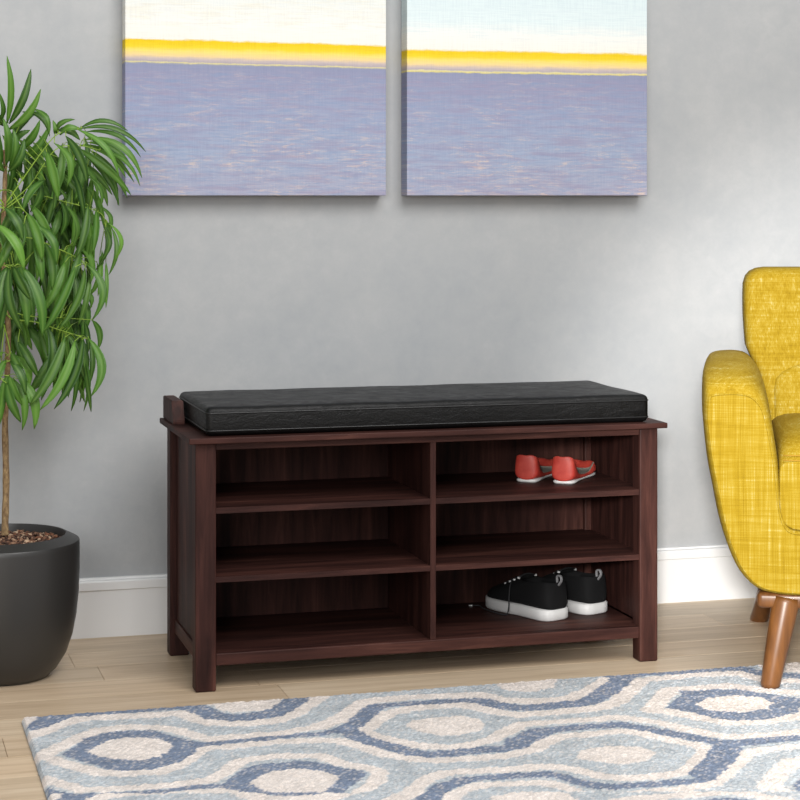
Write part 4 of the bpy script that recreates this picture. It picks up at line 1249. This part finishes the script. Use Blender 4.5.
('E',-0.299,-0.218,0.703, -0.304,-0.233,0.594, 0.0167,0.0020),
('A',-0.230,-0.247,0.978, -0.170,-0.262,0.892, 0.0135,0.0100),
('A',-0.277,-0.256,1.033, -0.239,-0.271,0.950, 0.0141,0.0080),
('B',-0.296,-0.146,0.892, -0.263,-0.161,0.789, 0.0141,0.0057),
('E',-0.207,-0.182,0.723, -0.195,-0.197,0.602, 0.0130,0.0032),
('E',-0.205,-0.262,0.666, -0.192,-0.277,0.542, 0.0143,0.0130),
('D',-0.269,-0.249,0.816, -0.250,-0.264,0.708, 0.0124,0.0077),
('A',-0.264,-0.208,0.972, -0.233,-0.223,0.879, 0.0138,0.0038),
('B',-0.211,-0.180,0.919, -0.200,-0.195,0.823, 0.0155,0.0023),
('E',-0.324,-0.238,0.671, -0.296,-0.253,0.586, 0.0117,0.0076),
('E',-0.196,-0.222,0.719, -0.213,-0.237,0.632, 0.0157,0.0067),
('B',-0.264,-0.136,0.891, -0.260,-0.151,0.779, 0.0122,0.0073),
('D',-0.202,-0.260,0.743, -0.193,-0.275,0.618, 0.0136,0.0110),
('A',-0.193,-0.180,0.985, -0.171,-0.195,0.874, 0.0159,0.0026),
('A',-0.193,-0.274,1.030, -0.199,-0.289,0.916, 0.0158,0.0131),
('D',-0.261,-0.217,0.835, -0.212,-0.232,0.716, 0.0116,0.0035),
('E',-0.180,-0.144,0.668, -0.186,-0.159,0.554, 0.0157,0.0101),
('A',-0.300,-0.189,1.039, -0.308,-0.204,0.939, 0.0137,0.0026),
('B',-0.259,-0.235,0.935, -0.236,-0.250,0.851, 0.0120,0.0118),
('A',-0.166,-0.151,0.996, -0.118,-0.166,0.906, 0.0145,0.0071),
('B',-0.265,-0.154,0.929, -0.251,-0.169,0.816, 0.0145,0.0094),
('B',-0.208,-0.199,0.922, -0.163,-0.214,0.816, 0.0167,0.0063),
('B',-0.200,-0.225,0.905, -0.182,-0.240,0.809, 0.0136,0.0116),
('D',-0.293,-0.211,0.788, -0.247,-0.226,0.688, 0.0169,0.0068),
('D',-0.212,-0.163,0.831, -0.208,-0.178,0.719, 0.0164,0.0122),
('E',-0.199,-0.205,0.668, -0.163,-0.220,0.580, 0.0126,0.0031),
('B',-0.298,-0.142,0.939, -0.320,-0.157,0.828, 0.0138,0.0061),
('D',-0.319,-0.224,0.831, -0.331,-0.239,0.728, 0.0135,0.0061),
('D',-0.238,-0.256,0.812, -0.231,-0.271,0.708, 0.0150,0.0075),
('B',-0.214,-0.185,0.873, -0.230,-0.200,0.750, 0.0146,0.0054),
('A',-0.312,-0.252,1.033, -0.292,-0.267,0.947, 0.0129,0.0110),
('E',-0.221,-0.268,0.667, -0.178,-0.283,0.562, 0.0162,0.0118),
('B',-0.246,-0.250,0.920, -0.203,-0.265,0.828, 0.0157,0.0043),
('E',-0.314,-0.135,0.730, -0.333,-0.150,0.608, 0.0123,0.0035),
('D',-0.317,-0.184,0.802, -0.330,-0.199,0.679, 0.0154,0.0058),
('A',-0.243,-0.140,0.985, -0.219,-0.155,0.860, 0.0171,0.0087),
('A',-0.211,-0.157,1.025, -0.156,-0.172,0.962, 0.0153,0.0110),
('D',-0.267,-0.196,0.747, -0.287,-0.211,0.635, 0.0146,0.0126),
('A',-0.192,-0.205,1.020, -0.173,-0.220,0.918, 0.0147,0.0116),
('D',-0.226,-0.153,0.825, -0.208,-0.168,0.710, 0.0137,0.0052),
('D',-0.271,-0.222,0.745, -0.232,-0.237,0.658, 0.0127,0.0067),
('E',-0.181,-0.249,0.737, -0.188,-0.264,0.643, 0.0157,0.0070),
('E',-0.315,-0.254,0.743, -0.281,-0.269,0.636, 0.0119,0.0074),
('B',-0.235,-0.251,0.950, -0.213,-0.266,0.860, 0.0124,0.0110),
('E',-0.281,-0.161,0.724, -0.283,-0.176,0.628, 0.0160,0.0084),
('E',-0.172,-0.153,0.631, -0.169,-0.168,0.544, 0.0141,0.0052),
('E',-0.225,-0.247,0.714, -0.187,-0.262,0.617, 0.0132,0.0060),
('D',-0.292,-0.136,0.839, -0.303,-0.151,0.721, 0.0143,0.0069),
('E',-0.243,-0.185,0.701, -0.209,-0.200,0.613, 0.0116,0.0037),
('D',-0.237,-0.192,0.823, -0.236,-0.207,0.710, 0.0153,0.0065),
('B',-0.206,-0.214,0.916, -0.169,-0.229,0.803, 0.0172,0.0026),
('A',-0.298,-0.156,0.977, -0.249,-0.171,0.883, 0.0122,0.0110),
('B',-0.232,-0.218,0.931, -0.231,-0.233,0.811, 0.0163,0.0120),
('E',-0.310,-0.238,0.702, -0.323,-0.253,0.615, 0.0165,0.0046),
('E',-0.259,-0.169,0.738, -0.261,-0.184,0.645, 0.0119,0.0049)]
STEMS = [
('A', 0.0016, [(-0.332,-0.294,0.910), (-0.300,-0.301,0.958), (-0.263,-0.309,1.012), (-0.233,-0.317,1.047), (-0.188,-0.324,1.059)]),
('A', 0.0013, [(-0.332,-0.294,0.906), (-0.285,-0.301,0.948), (-0.238,-0.309,1.016), (-0.191,-0.317,1.024), (-0.153,-0.324,1.016)]),
('B', 0.0013, [(-0.334,-0.294,0.900), (-0.284,-0.294,0.929), (-0.215,-0.294,0.915), (-0.153,-0.294,0.896), (-0.138,-0.294,0.876)]),
('C', 0.0014, [(-0.334,-0.294,0.939), (-0.322,-0.337,0.935), (-0.311,-0.381,0.910), (-0.301,-0.424,0.893)]),
('C', 0.0014, [(-0.336,-0.294,0.842), (-0.326,-0.337,0.824), (-0.322,-0.381,0.795), (-0.311,-0.424,0.796)]),
('D', 0.0014, [(-0.334,-0.294,0.842), (-0.286,-0.309,0.846), (-0.230,-0.324,0.823), (-0.201,-0.339,0.809), (-0.182,-0.354,0.794)]),
('E', 0.0015, [(-0.336,-0.294,0.726), (-0.323,-0.304,0.692), (-0.277,-0.314,0.684), (-0.230,-0.324,0.668), (-0.202,-0.334,0.659), (-0.179,-0.344,0.651)]),
('E', 0.0011, [(-0.332,-0.294,0.707), (-0.286,-0.311,0.695), (-0.230,-0.327,0.692), (-0.171,-0.344,0.688)]),
('F', 0.0014, [(-0.334,-0.294,0.678), (-0.327,-0.324,0.641), (-0.322,-0.354,0.605), (-0.311,-0.384,0.581)]),
('T', 0.0021, [(-0.334,-0.294,0.977), (-0.332,-0.294,1.016), (-0.332,-0.294,1.045), (-0.328,-0.294,1.070)]),
('T', 0.0013, [(-0.334,-0.294,0.977), (-0.323,-0.294,1.016), (-0.304,-0.294,1.064), (-0.279,-0.294,1.094)]),
]
TRUNK = [(-0.332,-0.294,0.272), (-0.332,-0.294,0.291), (-0.330,-0.294,0.378), (-0.332,-0.294,0.494), (-0.328,-0.294,0.571), (-0.326,-0.294,0.668), (-0.332,-0.294,0.745), (-0.336,-0.294,0.842), (-0.334,-0.294,0.910), (-0.332,-0.294,0.967), (-0.332,-0.294,1.016)]

plant = thing('potted_tree', 'willow-leaved green indoor tree in a charcoal pot, at the end of the shoe bench', 'plant', (PX, PY, 0))
PO = Vector((PX, PY, 0))
bm = bmesh.new()
prof = [(0, 0.0), (0.080, 0.0), (0.087, 0.003), (0.104, 0.018), (0.121, 0.045), (0.133, 0.080), (0.1405, 0.120), (0.1450, 0.165), (0.1465, 0.210), (0.1465, 0.252), (0.1460, 0.2605), (0.1450, 0.2625), (0.121, 0.2745), (0.1195, 0.2740), (0.118, 0.268), (0.117, 0.20), (0, 0.20)]
lathe(bm, prof, 96)
pot = obj('pot', bm, M_pot, plant, True)
em = pot.modifiers.new('e', 'EDGE_SPLIT')
em.split_angle = math.radians(24)

# bark chips
rng = random.Random(3)
vs_, fs_, tn = [], [], []
ico = bmesh.new()
bmesh.ops.create_icosphere(ico, subdivisions=1, radius=1)
iv = [v_.co.copy() for v_ in ico.verts]
if_ = [[v_.index for v_ in f.verts] for f in ico.faces]
ico.free()
chip_cols = [srgb(104, 76, 60), srgb(80, 58, 48), srgb(132, 102, 82), srgb(172, 146, 122), srgb(56, 42, 36), srgb(108, 72, 54), srgb(70, 50, 42)]
for q in range(1500):
    r = 0.112 * math.sqrt(rng.random())
    a_ = rng.random() * 2 * PI
    s = Vector((rng.uniform(0.0025, 0.007), rng.uniform(0.002, 0.0048), rng.uniform(0.0015, 0.0035)))
    if r + max(s) > 0.1155:
        r = 0.1155 - max(s)
    c_ = Vector((r * math.cos(a_), r * math.sin(a_), 0.255 + rng.uniform(0, 0.007) + 0.006 * (1 - r / 0.112)))
    R = Matrix.Rotation(rng.random() * 6, 3, 'Z') @ Matrix.Rotation(rng.uniform(-.8, .8), 3, 'X')
    b0 = len(vs_)
    for p in iv:
        vs_.append(c_ + R @ Vector((p.x * s.x, p.y * s.y, p.z * s.z)) * rng.uniform(0.8, 1.2))
    cc = rng.choice(chip_cols)
    for f in if_:
        fs_.append([b0 + x for x in f])
    tn += [cc] * len(iv)
b0 = len(vs_)
for q in range(32):
    vs_.append(Vector((0.1165 * math.cos(q * PI / 16), 0.1165 * math.sin(q * PI / 16), 0.255)))
    tn.append(srgb(60, 42, 34))
fs_.append(list(range(b0, b0 + 32)))
me = bpy.data.meshes.new('bark_mulch')
me.from_pydata([tuple(v_) for v_ in vs_], [], fs_)
ca = me.color_attributes.new('tone', 'FLOAT_COLOR', 'POINT')
for q, c_ in enumerate(tn):
    ca.data[q].color = (c_[0], c_[1], c_[2], 1)
so = link('bark_mulch', me, M_soil, plant)
so['kind'] = 'stuff'

bm = bmesh.new()
tp = spline(TRUNK, 6)
tube(bm, [p - PO for p in tp], [0.0072 - 0.0032 * q / (len(tp) - 1) + 0.0004 * math.sin(q * 1.7) for q in range(len(tp))], 10)
obj('trunk', bm, M_bark, plant, True)
trunk_pts = [p - PO for p in tp]

def leaf_into(V, F, T, base, tip, w, bow, rng, roll):
    base, tip = Vector(base), Vector(tip)
    ax = tip - base
    L = ax.length
    t = ax.normalized()
    # in-view side vector and normal (leaf mostly faces the room)
    nrm = Vector((roll * 0.8, -1, 0.35)).normalized()
    s = t.cross(nrm).normalized()
    nrm = s.cross(t).normalized()
    bowdir = Vector((-t.z, 0, t.x))
    if bowdir.x < 0:
        bowdir = -bowdir
    if abs(t.x) > abs(t.z) * 0.9 and bowdir.z < 0:
        bowdir = -bowdir
    N = 11
    b0 = len(V)
    hue = rng.uniform(-1, 1)
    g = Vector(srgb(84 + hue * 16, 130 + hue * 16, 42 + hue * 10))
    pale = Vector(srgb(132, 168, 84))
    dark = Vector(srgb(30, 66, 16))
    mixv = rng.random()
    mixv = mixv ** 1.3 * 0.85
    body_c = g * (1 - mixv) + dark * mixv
    for i in range(N):
        u = i / (N - 1)
        c_ = base + ax * u + bowdir * bow * 4 * u * (1 - u) + nrm * (0.012 * math.sin(u * PI) + rng.uniform(-.0006, .0006))
        ww = w * 0.57 * (math.sin(PI * min(1, u * 0.93 + 0.035)) ** 0.75) * (1 - 0.25 * u)
        if u > 0.93:
            ww *= 0.35
        if u < 0.05:
            ww *= 0.35
        d = 0.28 * ww
        for q, (sx, nz) in enumerate(((-1, 1), (-0.5, 0.35), (0, 0), (0.5, 0.35), (1, 1))):
            V.append(c_ + s * ww * sx + nrm * d * nz)
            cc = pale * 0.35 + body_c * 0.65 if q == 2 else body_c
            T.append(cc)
    for i in range(N - 1):
        for q in range(4):
            a_ = b0 + i * 5 + q
            F.append([a_, a_ + 1, a_ + 6, a_ + 5])
    return b0

def build_branch(stems, leaves, seed):
    rng = random.Random(seed)
    bm = bmesh.new()
    samples = []
    for r, pts in stems:
        sp_ = spline([Vector(p) - PO for p in pts], 6)
        samples += sp_
        tube(bm, sp_, [r * (1 - 0.45 * q / (len(sp_) - 1)) for q in range(len(sp_))], 6)
    V, F, T = [], [], []
    for (b, t, w, bow) in leaves:
        b = Vector(b) - PO
        t = Vector(t) - PO
        near = min(samples, key=lambda p: (p - b).length)
        if (near - b).length > 0.004:
            mid = (near + b) / 2 + Vector((0, 0, 0.004))
            tube(bm, [near, mid, b], 0.0008, 4)
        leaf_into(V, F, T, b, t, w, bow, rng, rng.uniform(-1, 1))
    br = obj('branch', bm, M_stem, plant, True)
    me = bpy.data.meshes.new('leaves')
    me.from_pydata([tuple(v_) for v_ in V], [], F)
    ca = me.color_attributes.new('tone', 'FLOAT_COLOR', 'POINT')
    for q, c_ in enumerate(T):
        ca.data[q].color = (c_[0], c_[1], c_[2], 1)
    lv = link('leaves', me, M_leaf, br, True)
    md = lv.modifiers.new('thick', 'SOLIDIFY')
    md.thickness = 0.0004
    return br

mirror = lambda p: (2 * PX + 0.004 - p[0], -0.02 + p[1], p[2])
grp = {}
for row in LEAVES:
    g = row[0]
    grp.setdefault(g, []).append(((row[1], row[2], row[3]), (row[4], row[5], row[6]), row[7], row[8]))
for gi, (g, lv) in enumerate(grp.items()):
    st = [(r, pts) for gg, r, pts in STEMS if gg == g]
    build_branch(st, lv, gi)
    if g != 'T':
        # the far side of the crown, out to the other side of the trunk
        build_branch([(r, [mirror(p) for p in pts]) for r, pts in st], [(mirror(b), mirror(t), w, -bow) for b, t, w, bow in lv[:26]], gi + 50)
